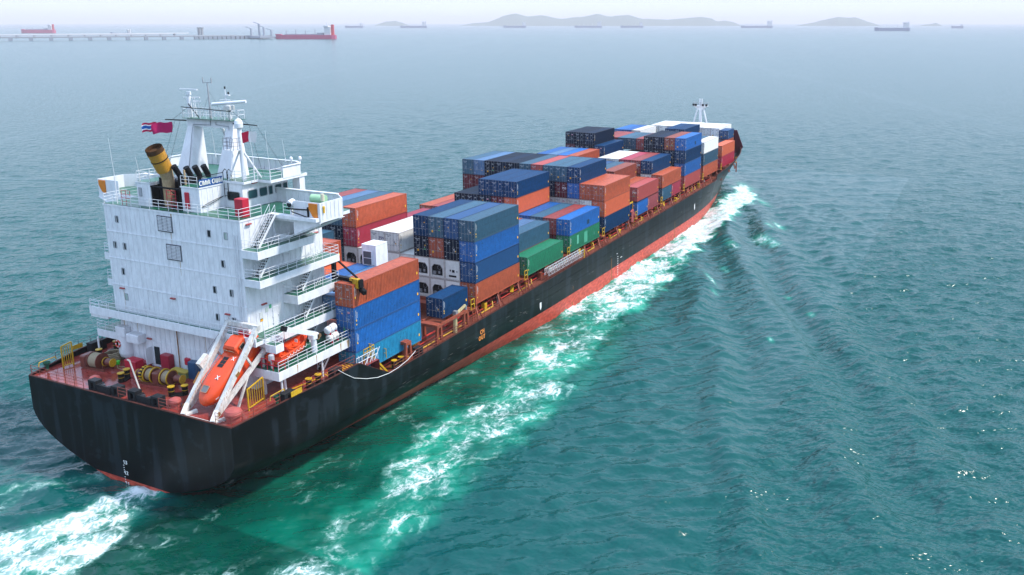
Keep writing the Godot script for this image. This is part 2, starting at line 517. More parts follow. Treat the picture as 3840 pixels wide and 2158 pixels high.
				if i < i1 and j < j1:
					id[q] = k; id[q + 1] = k + hgt; id[q + 2] = k + 1
					id[q + 3] = k + 1; id[q + 4] = k + hgt; id[q + 5] = k + hgt + 1
					q += 6
		var ar := []
		ar.resize(Mesh.ARRAY_MAX)
		ar[Mesh.ARRAY_VERTEX] = vv; ar[Mesh.ARRAY_NORMAL] = nn; ar[Mesh.ARRAY_COLOR] = cc; ar[Mesh.ARRAY_TEX_UV] = u1; ar[Mesh.ARRAY_TEX_UV2] = u2; ar[Mesh.ARRAY_TANGENT] = tt; ar[Mesh.ARRAY_INDEX] = id
		am.add_surface_from_arrays(Mesh.PRIMITIVE_TRIANGLES, ar)
		var m := StandardMaterial3D.new()
		m.resource_name = "sea_water" if bi < 4 else "foaming_water"
		m.vertex_color_use_as_albedo = true
		m.roughness = 0.20
		m.metallic_specular = 0.34
		m.normal_enabled = true
		m.normal_texture = rip
		m.normal_scale = 0.7 if bi < 4 else 0.3
		if bi > 3:
			m.detail_enabled = true
			m.detail_uv_layer = BaseMaterial3D.DETAIL_UV_2
			m.detail_albedo = foam_picture(-66.0, 58.0, -20.0, 55.0, 1720, 1040, 100) if bi == 4 else foam_picture(58.0, 182.0, -20.0, 55.0, 1240, 750, 200)
			m.detail_blend_mode = BaseMaterial3D.BLEND_MODE_MIX
		am.surface_set_material(bi, m)
	o.mesh = am
	o.set_meta("kind", "structure")
	o.set_meta("label", "teal sea ruffled by small waves, with the ship's white foam along its side")
	add_child(o)

var ship: Node3D

func hull_band(lo: Callable, hi: Callable, steps: int) -> MB:
	var b := MB.new()
	var st := []
	var x := -42.5
	while x < 167.0:
		st.append(x)
		if x < -26.0 or (x > 109.0 and x < 111.5): x += 0.6 if x > 0.0 else 1.1
		elif x < -20.0: x += 0.55
		elif x > 100.0: x += 1.5
		else: x += 4.0
	st.append(167.9)
	for side in [1.0, -1.0]:
		var rows := []
		for sx in st:
			var row := PackedVector3Array()
			var y0: float = lo.call(sx); var y1: float = hi.call(sx)
			for k in steps + 1:
				var y := lerpf(y0, y1, float(k) / steps)
				# the stem rakes forward: low levels end further aft
				var rake := pow(maxf(0.0, sx - 118.0) / 50.0, 1.5) * 9.5 * (1.0 - clampf(y / y_top(sx), -0.2, 1.0))
				row.append(V(sx - rake, y, side * hb(sx, y)))
			rows.append(row)
		b.grid(rows, side > 0.0)
	# transom
	var y0: float = lo.call(-42.5); var y1: float = hi.call(-42.5)
	for k in steps:
		var ya := lerpf(y0, y1, float(k) / steps); var yb := lerpf(y0, y1, float(k + 1) / steps)
		var za := hb(-42.5, ya); var zb := hb(-42.5, yb)
		b.quad(V(-42.5, ya, -za), V(-42.5, ya, za), V(-42.5, yb, zb), V(-42.5, yb, -zb))
	return b

const RED_TOP := 2.35

func hull_picture() -> ImageTexture:
	var N := 512
	var st := noise(FastNoiseLite.TYPE_SIMPLEX_SMOOTH, 0.022, 31, 5).get_seamless_image(N, 32)
	st.resize(N, N, Image.INTERPOLATE_CUBIC)
	var a := st.get_data()
	var f := noise(FastNoiseLite.TYPE_SIMPLEX_SMOOTH, 0.03, 32, 5).get_seamless_image(N, N).get_data()
	var g := noise(FastNoiseLite.TYPE_SIMPLEX_SMOOTH, 0.006, 33, 3).get_seamless_image(N, N).get_data()
	var out := PackedByteArray(); out.resize(N * N * 3)
	for i in N * N:
		var p := a[i] / 255.0; var q := f[i] / 255.0; var r := g[i] / 255.0
		var pale := clampf((p - 0.51) * 5.0, 0.0, 1.0) * 0.6 + clampf((q * r - 0.42) * 3.0, 0.0, 0.4)
		var ru := clampf((p * 0.6 + q * 0.6 - 0.86) * 5.0, 0.0, 0.5) * r
		var base := 0.34 + 0.22 * q * r + pale * 1.0
		out[i * 3] = int(255 * clampf(base + ru * 0.25, 0, 1)); out[i * 3 + 1] = int(255 * clampf(base, 0, 1)); out[i * 3 + 2] = int(255 * clampf(base - ru * 0.1, 0, 1))
	return ImageTexture.create_from_image(Image.create_from_data(N, N, false, Image.FORMAT_RGB8, out))

func boot_picture() -> ImageTexture:
	var N := 512
	var f := noise(FastNoiseLite.TYPE_SIMPLEX_SMOOTH, 0.02, 35, 6).get_seamless_image(N, N).get_data()
	var c := noise(FastNoiseLite.TYPE_CELLULAR, 0.03, 36, 2).get_seamless_image(N, N).get_data()
	var out := PackedByteArray(); out.resize(N * N * 3)
	for i in N * N:
		var q := f[i] / 255.0; var r := c[i] / 255.0
		var bare := clampf((q - 0.62) * 6.0, 0.0, 1.0)
		var k := 0.62 + 0.36 * q + 0.12 * r
		out[i * 3] = int(255 * clampf(k - 0.02 * bare, 0, 1)); out[i * 3 + 1] = int(255 * clampf(k * (0.92 + 0.5 * bare), 0, 1)); out[i * 3 + 2] = int(255 * clampf(k * (0.92 + 0.6 * bare), 0, 1))
	return ImageTexture.create_from_image(Image.create_from_data(N, N, false, Image.FORMAT_RGB8, out))

func make_hull() -> void:
	ship = thing("container_ship", "big black hulled container ship with a red waterline and white deckhouse aft", "container ship")
	var black := StandardMaterial3D.new()
	black.resource_name = "black_hull_paint"
	black.albedo_color = Color(0.010, 0.014, 0.019).linear_to_srgb()
	black.albedo_texture = hull_picture()
	black.uv1_triplanar = true; black.uv1_world_triplanar = true; black.uv1_scale = V(0.028, 0.05, 0.036)
	black.roughness = 0.40
	black.metallic_specular = 0.30
	var red := StandardMaterial3D.new()
	red.resource_name = "red_waterline_paint"
	red.albedo_color = Color(0.66, 0.090, 0.050).linear_to_srgb()
	red.albedo_texture = boot_picture()
	red.uv1_triplanar = true; red.uv1_world_triplanar = true; red.uv1_scale = V(0.07, 0.16, 0.07)
	red.roughness = 0.5
	var bh := hull_band(func(x): return lerp_at([-42.5, -40.0, -36.0, -20.0], [0.5, 0.8, 1.7, RED_TOP], x), func(x): return y_top(x), 14)
	put("hull", bh, black, ship)
	put("waterline_band", hull_band(func(_x): return -2.2, func(x): return lerp_at([-42.5, -40.0, -36.0, -20.0], [0.5, 0.8, 1.7, RED_TOP], x), 8), red, ship)
	# weld seam strakes along the side, a hand proud
	var sb := MB.new()
	for y in [4.35, 5.6]:
		for i in 34:
			var xa := -38.0 + i * 4.6; var xb := xa + 4.6
			if xb > 112.0: break
			sb.bar(V(xa, y, hb(xa, y) + 0.005), V(xb, y, hb(xb, y) + 0.005), 0.05, 0.02)
	put("hull_seam", sb, black, ship, "stuff")
	# bulwark plates inside, capping rail
	var cap := MB.new()
	var xs := []
	var x := -42.3
	while x < 166.0:
		xs.append(x)
		x += 0.5 if (x < -19.0 or (x > 109.4 and x < 111.0)) else (1.2 if x > 100.0 else 3.0)
	for i in xs.size() - 1:
		for s in [1.0, -1.0]:
			cap.bar(V(xs[i], y_top(xs[i]) + 0.02, s * (hb_top(xs[i]) - 0.08)), V(xs[i + 1], y_top(xs[i + 1]) + 0.02, s * (hb_top(xs[i + 1]) - 0.08)), 0.22, 0.06)
	cap.bar(V(-42.4, 9.27, -14.5), V(-42.4, 9.27, 14.5), 0.22, 0.06)
	put("rail_cap", cap, paint("rust_edge", 0.10, 0.035, 0.028, 0.6, 2), ship)
	# decks
	var wet := paint("wet_maroon_deck", 0.34, 0.055, 0.045, 0.14, 2, 0.0, V(0.13, 0.13, 0.13))
	var pd := MB.new()
	var dx := [-42.4, -40.0, -36.0, -32.0, -28.0, -22.5]
	for i in dx.size() - 1:
		var h0: float = hb_top(dx[i]) - 0.05; var h1: float = hb_top(dx[i + 1]) - 0.05
		pd.quad(V(dx[i], 9.1, -h0), V(dx[i], 9.1, h0), V(dx[i + 1], 9.1, h1), V(dx[i + 1], 9.1, -h1))
	pd.quad(V(-22.5, 9.1, -16), V(-22.5, 9.1, 16), V(-22.5, 6.4, 16), V(-22.5, 6.4, -16))
	put("poop_deck", pd, wet, ship)
	var md := MB.new()
	var mx := [-22.5, 20.0, 60.0, 100.0, 118.0, 126.0, 134.0, 142.0, 150.0, 158.0]
	for i in mx.size() - 1:
		var ya: float = 6.35 + (mx[i] + 20.5) * 0.0095; var yb: float = 6.35 + (mx[i + 1] + 20.5) * 0.0095
		var h0: float = hb(mx[i], ya) - 0.05; var h1: float = hb(mx[i + 1], yb) - 0.05
		md.quad(V(mx[i], ya, -h0), V(mx[i], ya, h0), V(mx[i + 1], yb, h1), V(mx[i + 1], yb, -h1))
	put("main_deck", md, paint("rusty_red_deck", 0.24, 0.060, 0.032, 0.55, 2, 0.0, V(0.2, 0.2, 0.2)), ship)
	# breakwater at the bow and the wings that run down to the bulwark
	var bw := MB.new()
	var mar := paint("maroon_bulwark", 0.085, 0.014, 0.028, 0.5, 1)
	var prof := PackedVector2Array([V2(-12.0, 9.6), V2(12.0, 9.6), V2(13.0, 11.4), V2(11.1, 16.1), V2(-11.1, 16.1), V2(-13.0, 11.4)])
	bw.prism(prof, Transform3D(Basis(V(0, 0, 1), V(0, 1, 0), V(-1, 0, 0)), V(146.3, 0, 0)), 0.25)
	for i in 13:
		var z := -10.2 + i * 1.7
		bw.prism(PackedVector2Array([V2(0, 10.0), V2(0, 15.4), V2(-1.3, 10.0)]), Transform3D(Basis(V(1, 0, 0), V(0, 1, 0), V(0, 0, 1)), V(146.0, 0, z)), 0.06)
	put("breakwater", bw, mar, ship)
	make_marks()

func V2(x: float, y: float) -> Vector2:
	return Vector2(x, y)

func letters(s: String, h: float, m: Material, t: Transform3D, parent: Node3D, called := "lettering", bold := false) -> void:
	var tm := TextMesh.new()
	tm.text = s
	var f := SystemFont.new()
	f.font_names = PackedStringArray(["Droid Sans"])
	f.font_weight = 700
	tm.font = f
	tm.font_size = 32
	tm.pixel_size = h / 24.0
	tm.depth = 0.015
	var o := MeshInstance3D.new()
	var nm := called
	var k := 0
	while parent.has_node(NodePath(nm)):
		k += 1
		nm = "%s_%03d" % [called, k]
	o.name = nm
	o.mesh = tm
	o.material_override = m
	o.transform = t
	parent.add_child(o, true)

func make_marks() -> void:
	var hull: Node3D = ship.get_node("hull")
	var white := paint("white_mark", 0.75, 0.75, 0.74, 0.6, 0)
	var face := Basis(V(0, 0, 1), V(0, 1, 0), V(-1, 0, 0))
	var q := [["13", 2.37], ["12", 1.2], ["11", 0.02]]
	for e in q:
		letters(e[0], 0.42, white, Transform3D(face, V(-42.53, e[1], -0.72)), hull, "draught_number")
	var b := MB.new()
	for i in 10:
		if i % 4 != 0 or i == 0:
			b.box(V(-42.52, 2.0 - i * 0.26, -0.98), V(0.02, 0.08, 0.12))
	put("draught_ticks", b, white, hull, "stuff")
	var orange := paint("orange_mark", 0.75, 0.25, 0.04, 0.6, 0)
	var side := Basis(V(1, 0, 0), V(0, 1, 0), V(0, 0, 1))
	letters("CH", 0.62, orange, Transform3D(side, V(-0.6, 5.15, hb(-0.6, 5.15) + 0.03)), hull, "side_lettering")
	letters("OUT", 0.62, orange, Transform3D(side, V(-0.6, 4.3, hb(-0.6, 4.3) + 0.06)), hull, "side_lettering")
	# white arrow marks above the waterline and load-line ticks
	var w := MB.new()
	for e in [[16.5, 3.4], [93.0, 4.2]]:
		var x: float = e[0]; var y: float = e[1]
		var z: float = hb(x, y) + 0.04
		w.prism(PackedVector2Array([V2(-0.26, 1.15), V2(-0.26, 0.0), V2(0.0, -0.45), V2(0.26, 0.0), V2(0.26, 1.15), V2(0.1, 0.8), V2(-0.1, 0.8)]), Transform3D(side, V(x, y, z)), 0.02)
	for i in 9:
		var y2 := 0.6 + i * 0.42
		w.box(V(47.0, y2, hb(47.0, y2) + 0.005), V(0.26, 0.13, 0.03))
	w.box(V(46.6, 4.6, hb(46.6, 4.6) + 0.01), V(0.3, 0.1, 0.03))
	w.box(V(48.6, 3.5, hb(48.6, 3.5) + 0.01), V(0.8, 0.09, 0.03))
	put("load_mark", w, white, hull, "stuff")
	var ru := MB.new()
	for e in [[3.2, 2.1, 1.8], [28.0, 2.6, 1.6], [44.0, 3.4, 2.0], [79.0, 3.0, 1.7]]:
		var x: float = e[0]
		ru.quad(V(x - 0.16, 0.3, hb(x, 0.3) + 0.012), V(x + 0.16, 0.3, hb(x, 0.3) + 0.012), V(x + 0.06, e[1] + 1.0, hb(x, e[1] + 1.0) + 0.012), V(x - 0.06, e[1] + 1.0, hb(x, e[1] + 1.0) + 0.012))
	# scrapes left by fenders and tugs along the quarter
	var sc := MB.new()
	var rg := RandomNumberGenerator.new(); rg.seed = 19
	for i in 70:
		var x := rg.randf_range(-20.0, 12.0) if i < 52 else rg.randf_range(12.0, 100.0)
		var y := rg.randf_range(2.5, 3.6) + (x + 20.0) * 0.012 + rg.randf_range(0.0, 1.3)
		var l := rg.randf_range(0.15, 1.1); var sw := rg.randf_range(0.02, 0.075); var dy := rg.randf_range(-0.15, 0.05) * l
		sc.quad(V(x, y, hb(x, y) + 0.013), V(x + l, y + dy, hb(x + l, y + dy) + 0.013), V(x + l * 0.9, y + dy + sw, hb(x + l, y + dy + sw) + 0.013), V(x, y + sw, hb(x, y + sw) + 0.013))
	put("scrape", sc, paint("scraped_primer", 0.16, 0.16, 0.15, 0.7, 1), hull, "stuff")
	put("rust_run", ru, paint("rust_stain", 0.26, 0.12, 0.03, 0.8, 1), hull, "stuff")

func rail(b: MB, pts: Array, h := 1.05, n := 3, gap := 1.35, r := 0.026) -> void:
	for i in pts.size() - 1:
		var a: Vector3 = pts[i]; var c: Vector3 = pts[i + 1]
		var len := (c - a).length()
		var k := maxi(1, int(round(len / gap)))
		for j in k + (1 if i == pts.size() - 2 else 0):
			var p := a.lerp(c, float(j) / k)
			b.tube(p, p + V(0, h, 0), r * 1.15, r * 1.15, 5, false)
		for j in n:
			var y := h * (j + 1) / n
			b.tube(a + V(0, y, 0), c + V(0, y, 0), r, r, 5, false)

# a pane in a raised frame, two materials in one mesh; corners cut
func window_at(parent: Node3D, called: String, at: Vector3, bs: Basis, w: float, h: float, glass: Material, fr: Material) -> void:
	var f := MB.new(); var g := MB.new()
	var k := minf(w, h) * 0.15
	var oct := func(a: float, c: float, q: float) -> PackedVector2Array:
		return PackedVector2Array([V2(-a + q, -c), V2(a - q, -c), V2(a, -c + q), V2(a, c - q), V2(a - q, c), V2(-a + q, c), V2(-a, c - q), V2(-a, -c + q)])
	var o: PackedVector2Array = oct.call(w / 2 + 0.06, h / 2 + 0.06, k); var n: PackedVector2Array = oct.call(w / 2, h / 2, k)
	for i in 8:
		var a := o[i]; var c := o[(i + 1) % 8]; var d := n[(i + 1) % 8]; var e := n[i]
		f.quad(V(a.x, a.y, 0.05), V(c.x, c.y, 0.05), V(d.x, d.y, 0.05), V(e.x, e.y, 0.05))
		f.quad(V(c.x, c.y, 0.05), V(a.x, a.y, 0.05), V(a.x, a.y, 0), V(c.x, c.y, 0))
		f.quad(V(e.x, e.y, 0.05), V(d.x, d.y, 0.05), V(d.x, d.y, 0.012), V(e.x, e.y, 0.012))
		g.tri(V(0, 0, 0.014), V(e.x, e.y, 0.014), V(d.x, d.y, 0.014))
	var m := f.mesh()
	m.surface_set_material(0, fr)
	var a := []
	a.resize(Mesh.ARRAY_MAX); a[Mesh.ARRAY_VERTEX] = g.v; a[Mesh.ARRAY_NORMAL] = g.n
	m.add_surface_from_arrays(Mesh.PRIMITIVE_TRIANGLES, a)
	m.surface_set_material(1, glass)
	var q := MeshInstance3D.new()
	q.name = called
	q.mesh = m
	q.transform = Transform3D(bs, at)
	parent.add_child(q, true)

func stairs(x0: float, y0: float, x1: float, y1: float, z: float, parent: Node3D, white: Material) -> void:
	# from the foot (x0, y0) to the head (x1, y1), 0.75 m wide
	var s := MB.new(); var t := MB.new(); var r := MB.new()
	for e in [-0.37, 0.37]:
		s.bar(V(x0, y0 + 0.05, z + e), V(x1, y1, z + e), 0.05, 0.22)
		r.tube(V(x0, y0 + 1.0, z + e), V(x1, y1 + 1.0, z + e), 0.026, 0.026, 5)
		r.tube(V(x0, y0 + 0.55, z + e), V(x1, y1 + 0.5, z + e), 0.02, 0.02, 5)
		for k in 4:
			var q := k / 3.0
			r.tube(V(lerpf(x0, x1, q), lerpf(y0, y1, q), z + e), V(lerpf(x0, x1, q), lerpf(y0, y1, q) + 1.0, z + e), 0.026, 0.026, 5)
	var n := 12
	for i in n:
		var q := (i + 0.5) / n
		t.box(V(lerpf(x0, x1, q), lerpf(y0, y1, q) + 0.04, z), V(0.27, 0.05, 0.69))
	var o := put("stairway", s, white, parent)
	put("treads", t, paint("dark_tread", 0.035, 0.04, 0.04, 0.7, 1), o, "stuff")
	put("handrail", r, white, o)

func frustum(b: MB, lo: Array, hi: Array, y0: float, y1: float) -> void:
	# lo, hi: x0, x1, z0, z1
	var p := [V(lo[0], y0, lo[2]), V(lo[0], y0, lo[3]), V(lo[1], y0, lo[3]), V(lo[1], y0, lo[2])]
	var q := [V(hi[0], y1, hi[2]), V(hi[0], y1, hi[3]), V(hi[1], y1, hi[3]), V(hi[1], y1, hi[2])]
	for i in 4:
		var j := (i + 1) % 4
		b.quad(p[i], p[j], q[j], q[i])
	b.quad(q[0], q[1], q[2], q[3])

func balcony(x0: float, x1: float, y: float, z0: float, z1: float, th: float, white: Material, green: Material, ends: Array, gaps := []) -> MeshInstance3D:
	var b := MB.new(); var g := MB.new(); var r := MB.new()
	b.bx(x0, x1, y - th, y, minf(z0, z1), maxf(z0, z1))
	g.bx(x0 + 0.12, x1 - 0.12, y + 0.002, y + 0.025, minf(z0, z1) + 0.02, maxf(z0, z1) - 0.12)
	var pts := []
	if "aft" in ends: pts.append(V(x0 + 0.06, y, z0 + signf(z1 - z0) * 0.1))
	pts.append(V(x0 + 0.06, y, z1 - signf(z1 - z0) * 0.06))
	pts.append(V(x1 - 0.06, y, z1 - signf(z1 - z0) * 0.06))
	if "fore" in ends: pts.append(V(x1 - 0.06, y, z0 + signf(z1 - z0) * 0.1))
	rail(r, pts)
	var o := put("balcony", b, white, ship)
	put("walkway", g, green, o)
	put("railing", r, white, o)
	return o

func make_house() -> void:
	var white := paint("white_ship_paint", 0.80, 0.815, 0.83, 0.45, 1, 0.0, V(0.17, 0.07, 0.17))
	var green := paint("green_deck_paint", 0.018, 0.150, 0.090, 0.34, 2, 0.0, V(0.3, 0.3, 0.3))
	var glass := paint("dark_glass", 0.012, 0.020, 0.024, 0.06, 0)
	var pale := paint("curtained_glass", 0.34, 0.42, 0.38, 0.15, 0)
	var teal := paint("bridge_glass", 0.020, 0.070, 0.080, 0.05, 0)
	var grey := paint("grey_frame", 0.36, 0.38, 0.40, 0.5, 1)
	var black := paint("soot_black", 0.010, 0.011, 0.013, 0.6, 1)
	var redp := paint("fire_red", 0.50, 0.012, 0.035, 0.4, 1)
	var orange := paint("signal_orange", 0.75, 0.22, 0.01, 0.45, 1)
	var aft := Basis(V(0, 0, 1), V(0, 1, 0), V(-1, 0, 0))
	var stb := Basis.IDENTITY
	# --- the block
	var b := MB.new()
	b.bx(-35.0, -23.5, 14.9, 26.9, -9.8, 9.8)
	b.bx(-34.6, -23.6, 9.1, 14.899, -9.75, 9.75)
	b.bx(-35.06, -23.45, 26.72, 26.9, -9.86, 9.86)
	var block := put("accommodation_block", b, white, ship)
	var st := MB.new()
	for i in 27:
		var z := -9.45 + i * 0.727
		st.box(V(-35.015, 20.8, z), V(0.05, 11.8, 0.05))
		if absf(z) < 9.6: st.box(V(-34.615, 12.0, z), V(0.05, 5.7, 0.05))
	for y in [23.95, 21.0, 18.0]: st.box(V(-35.03, y, 0), V(0.07, 0.07, 19.6))
	for y in [12.0]: st.box(V(-34.62, y, 0), V(0.06, 0.05, 19.5))
	for i in 15:
		st.box(V(-34.6 + i * 0.76, 18.0, 9.812), V(0.045, 17.6, 0.045))
	for y in [23.95, 21.0, 18.0, 14.9, 12.0]: st.box(V(-29.25, y + 2.9, 9.81), V(11.4, 0.06, 0.03))
	# pipe run and ladder up the starboard corner of the aft wall
	for z in [9.0, 9.35]: st.tube(V(-35.12, 15.5, z), V(-35.12, 25.4, z), 0.045, 0.045, 6)
	for i in 24: st.tube(V(-35.12, 15.8 + i * 0.4, 9.0), V(-35.12, 15.8 + i * 0.4, 9.35), 0.02, 0.02, 4)
	var rsp := MB.new(); rsp.tube(V(-34.75, 9.2, -0.9), V(-34.75, 14.2, -0.9), 0.06, 0.06, 6)
	put("rusty_pipe", rsp, paint("rust_brown_pipe", 0.36, 0.17, 0.07, 0.7, 2), block)
	var rst := MB.new()
	for e in [[-35.004, 25.2, 26.7, 0.35, 0.10], [-35.004, 23.5, 24.7, 0.1, 0.05], [-34.604, 11.2, 14.3, -9.2, 0.10], [-34.604, 12.2, 14.3, -7.1, 0.06], [-34.604, 10.4, 14.3, 3.1, 0.05], [-35.004, 15.2, 17.4, -8.1, 0.05], [-35.004, 15.0, 16.6, 7.2, 0.05], [-35.004, 20.2, 21.7, 1.0, 0.05]]:
		rst.quad(V(e[0], e[1], e[3] - e[4] * 0.3), V(e[0], e[1], e[3] + e[4] * 0.3), V(e[0], e[2], e[3] + e[4]), V(e[0], e[2], e[3] - e[4]))
	for e in [[-25.2, 0.25], [-26.4, 0.12], [-30.2, 0.08], [-33.0, 0.1], [-24.2, 0.3]]:
		rst.quad(V(e[0] - e[1] * 0.4, 11.15, 14.004), V(e[0] + e[1] * 0.4, 11.15, 14.004), V(e[0] + e[1], 11.98, 14.004), V(e[0] - e[1], 11.98, 14.004))
	put("rust_streak", rst, paint("pale_rust", 0.55, 0.40, 0.24, 0.8, 2, 0.0, V(0.6, 0.3, 0.6)), block, "stuff")
	put("wall_stiffeners", st, white, block, "stuff")
	var dk := MB.new()
	dk.bx(-34.95, -23.6, 26.902, 26.93, -9.75, 9.75)
	put("upper_deck", dk, green, ship)
	for e in [[25.35, -7.92, 0], [22.47, -8.66, 0], [22.45, -7.15, 0], [19.59, -7.85, 0], [16.73, -7.77, 1], [25.17, 5.55, 0], [25.15, 7.82, 1], [22.22, 7.13, 0], [19.33, 5.64, 0], [19.26, 7.93, 0], [16.41, 5.69, 0], [16.31, 7.95, 0]]:
		window_at(block, "window", V(-35.0, e[0], e[1]), aft, 0.40, 0.66, pale if e[2] else glass, grey)
	for e in [[-32.2, 25.5, 0.4, 0.6, 1], [-27.3, 25.7, 0.42, 0.6, 0], [-26.9, 22.7, 0.40, 0.55, 1], [-25.2, 16.4, 0.34, 0.34, 0], [-25.0, 11.2, 0.34, 0.5, 0]]:
		window_at(block, "window", V(e[0], e[1], 9.8), stb, e[2], e[3], pale if e[4] else glass, grey)
	for e in [[-29.4, 24.0], [-29.2, 21.05], [-29.0, 18.05], [-31.2, 14.95], [-28.8, 12.05], [-26.6, 12.05]]:
		var d := MB.new()
		d.cbox(e[0] - 0.42, e[0] + 0.42, e[1] + 0.12, e[1] + 2.1, 9.8, 9.87, 0.03)
		d.box(V(e[0] + 0.3, e[1] + 1.1, 9.9), V(0.05, 0.2, 0.06))
		for k in 3: d.box(V(e[0] - 0.42, e[1] + 0.4 + k * 0.7, 9.875), V(0.1, 0.12, 0.03))
		put("door", d, white, block)
	var ad := MB.new()
	ad.bx(-34.68, -34.6, 9.4, 11.4, -4.75, -4.0)
	put("door", ad, glass, block)
	var od := MB.new()
	od.box(V(-35.05, 10.4, -5.15), V(0.85, 1.9, 0.06))
	put("door_leaf", od, white, block)
	# safety notices on the side wall
	for e in [[-33.2, 16.6, 0.4, 0.75, 0], [-33.2, 16.15, 0.36, 0.3, 1], [-32.4, 17.0, 0.36, 0.45, 2], [-31.9, 17.25, 0.32, 0.4, 3], [-24.6, 22.8, 0.7, 0.3, 3]]:
		var n := MB.new()
		n.box(V(e[0], e[1], 9.835), V(e[2], e[3], 0.02))
		put("notice", n, [paint("pale_notice", 0.70, 0.72, 0.68, 0.6, 1), paint("amber_notice", 0.75, 0.36, 0.02, 0.6, 0), paint("grey_notice", 0.55, 0.62, 0.55, 0.6, 1), paint("green_notice", 0.10, 0.42, 0.22, 0.6, 1)][e[4]], block)
	# wall lamps in red-brown housings
	for e in [[-35.12, 17.6, -8.2, 1], [-35.12, 17.5, -0.5, 1], [-35.12, 16.9, 7.2, 1], [-34.8, 12.2, -5.2, 1], [-34.0, 26.3, 9.95, 0], [-32.8, 17.7, 9.95, 0], [-24.6, 23.4, 9.95, 0], [-29.3, 29.4, 6.32, 0]]:
		var l := MB.new()
		if e[3]: l.cbox(e[0] - 0.1, e[0] + 0.1, e[1], e[1] + 0.14, e[2] - 0.35, e[2] + 0.35, 0.03)
		else: l.cbox(e[0] - 0.35, e[0] + 0.35, e[1], e[1] + 0.14, e[2] - 0.1, e[2] + 0.1, 0.03)
		put("wall_lamp", l, paint("red_lamp_housing", 0.36, 0.05, 0.045, 0.5, 1), block)
	# --- ventilation louvres
	for e in [[25.55, -0.62], [22.62, 0.33]]:
		var f := MB.new()
		f.bx(-35.1, -35.0, e[0] - 0.84, e[0] - 0.76, e[1] - 1.06, e[1] + 1.06); f.bx(-35.1, -35.0, e[0] + 0.76, e[0] + 0.84, e[1] - 1.06, e[1] + 1.06)
		for z in [-1.06, 0.98, -0.38, 0.32]: f.bx(-35.098, -35.0, e[0] - 0.759, e[0] + 0.759, e[1] + z, e[1] + z + 0.07)
		f.bx(-35.02, -35.001, e[0] - 0.75, e[0] + 0.75, e[1] - 1.0, e[1] + 1.0)
		var lo := put("louvre", f, paint("louvre_dark", 0.10, 0.11, 0.13, 0.6, 1), ship)
		var sm := MB.new()
		sm.bar(V(0, 0, -0.98), V(0, 0, 0.98), 0.11, 0.05, V(-0.6, 1, 0))
		var slat := sm.mesh()
		for k in 10:
			var q := MeshInstance3D.new()
			q.name = "slat" if k == 0 else "slat_%03d" % k
			q.mesh = slat
			q.material_override = paint("pale_slat", 0.60, 0.62, 0.64, 0.5, 0)
			q.position = V(-35.07, e[0] - 0.68 + k * 0.151, e[1])
			lo.add_child(q, true)
	# --- balconies and walkways
	balcony(-35.1, -26.3, 23.95, 9.8, 11.95, 0.80, white, green, ["aft"])
	balcony(-35.1, -23.4, 21.0, 9.8, 11.95, 0.75, white, green, ["aft", "fore"])
	balcony(-30.0, -23.4, 18.0, 9.8, 11.8, 0.90, white, green, ["aft", "fore"])
	balcony(-34.9, -23.4, 14.9, 9.8, 11.8, 0.85, white, green, ["fore"])
	balcony(-35.6, -23.3, 12.0, 9.7, 14.0, 0.90, white, green, ["fore"])
	balcony(-34.95, -33.85, 14.45, 11.82, 13.2, 0.8, white, green, ["aft", "fore"])
	balcony(-36.0, -29.0, 14.9, -9.8, -12.6, 0.75, white, green, ["aft", "fore"])
	balcony(-34.6, -23.3, 12.0, -9.8, -13.9, 0.8, white, green, ["aft", "fore"])
	balcony(-34.0, -23.4, 21.0, -9.8, -11.95, 0.75, white, green, ["aft", "fore"])
	balcony(-34.0, -23.4, 18.0, -9.8, -11.95, 0.75, white, green, ["aft", "fore"])
	var aw := MB.new(); var ag := MB.new(); var ar := MB.new()
	aw.bx(-36.05, -34.98, 14.55, 14.95, -9.79, 10.05); aw.bx(-36.12, -36.0, 14.5, 15.35, -12.6, 11.8)
	aw.bx(-36.0, -34.95, 14.55, 14.9, 10.06, 11.79)
	ag.bx(-35.99, -35.02, 14.952, 14.97, -9.78, 11.7)
	rail(ar, [V(-36.05, 15.3, -12.5), V(-36.05, 15.3, 11.75)], 0.85, 2, 1.5)
	var aft_walk := put("balcony", aw, white, ship)
	put("walkway", ag, green, aft_walk)
	put("railing", ar, white, aft_walk)
	# upper deck rails
	var ur := MB.new()
	rail(ur, [V(-28.0, 26.93, -9.7), V(-34.95, 26.93, -9.7), V(-34.95, 26.93, 9.72), V(-32.0, 26.93, 9.72)])
	rail(ur, [V(-30.6, 26.93, 11.3), V(-30.6, 26.93, 12.75)])
	put("railing", ur, white, ship)
	# stairs down the starboard side
	stairs(-33.9, 23.97, -31.4, 26.93, 10.6, ship, white)
	stairs(-34.0, 21.02, -31.6, 23.9, 10.6, ship, white)
	stairs(-28.2, 18.02, -25.6, 21.0, 10.5, ship, white)
	stairs(-28.0, 14.92, -25.4, 18.0, 10.5, ship, white)
	stairs(-27.7, 12.02, -25.1, 14.9, 10.5, ship, white)
	stairs(-27.8, 9.12, -25.2, 12.0, 12.2, ship, white)
	# struts, pipes and columns under the boat decks
	var co := MB.new()
	for z in [13.6, -13.5]:
		for x in [-34.9, -29.0, -24.0]: co.tube(V(x, 9.1, z), V(x, 11.2, z), 0.11, 0.11, 8)
	co.path([V(-34.2, 10.9, 12.6), V(-33.7, 10.9, 12.6), V(-33.6, 10.7, 12.7), V(-33.6, 9.1, 12.8)], 0.13, 8)
	put("column", co, white, ship)
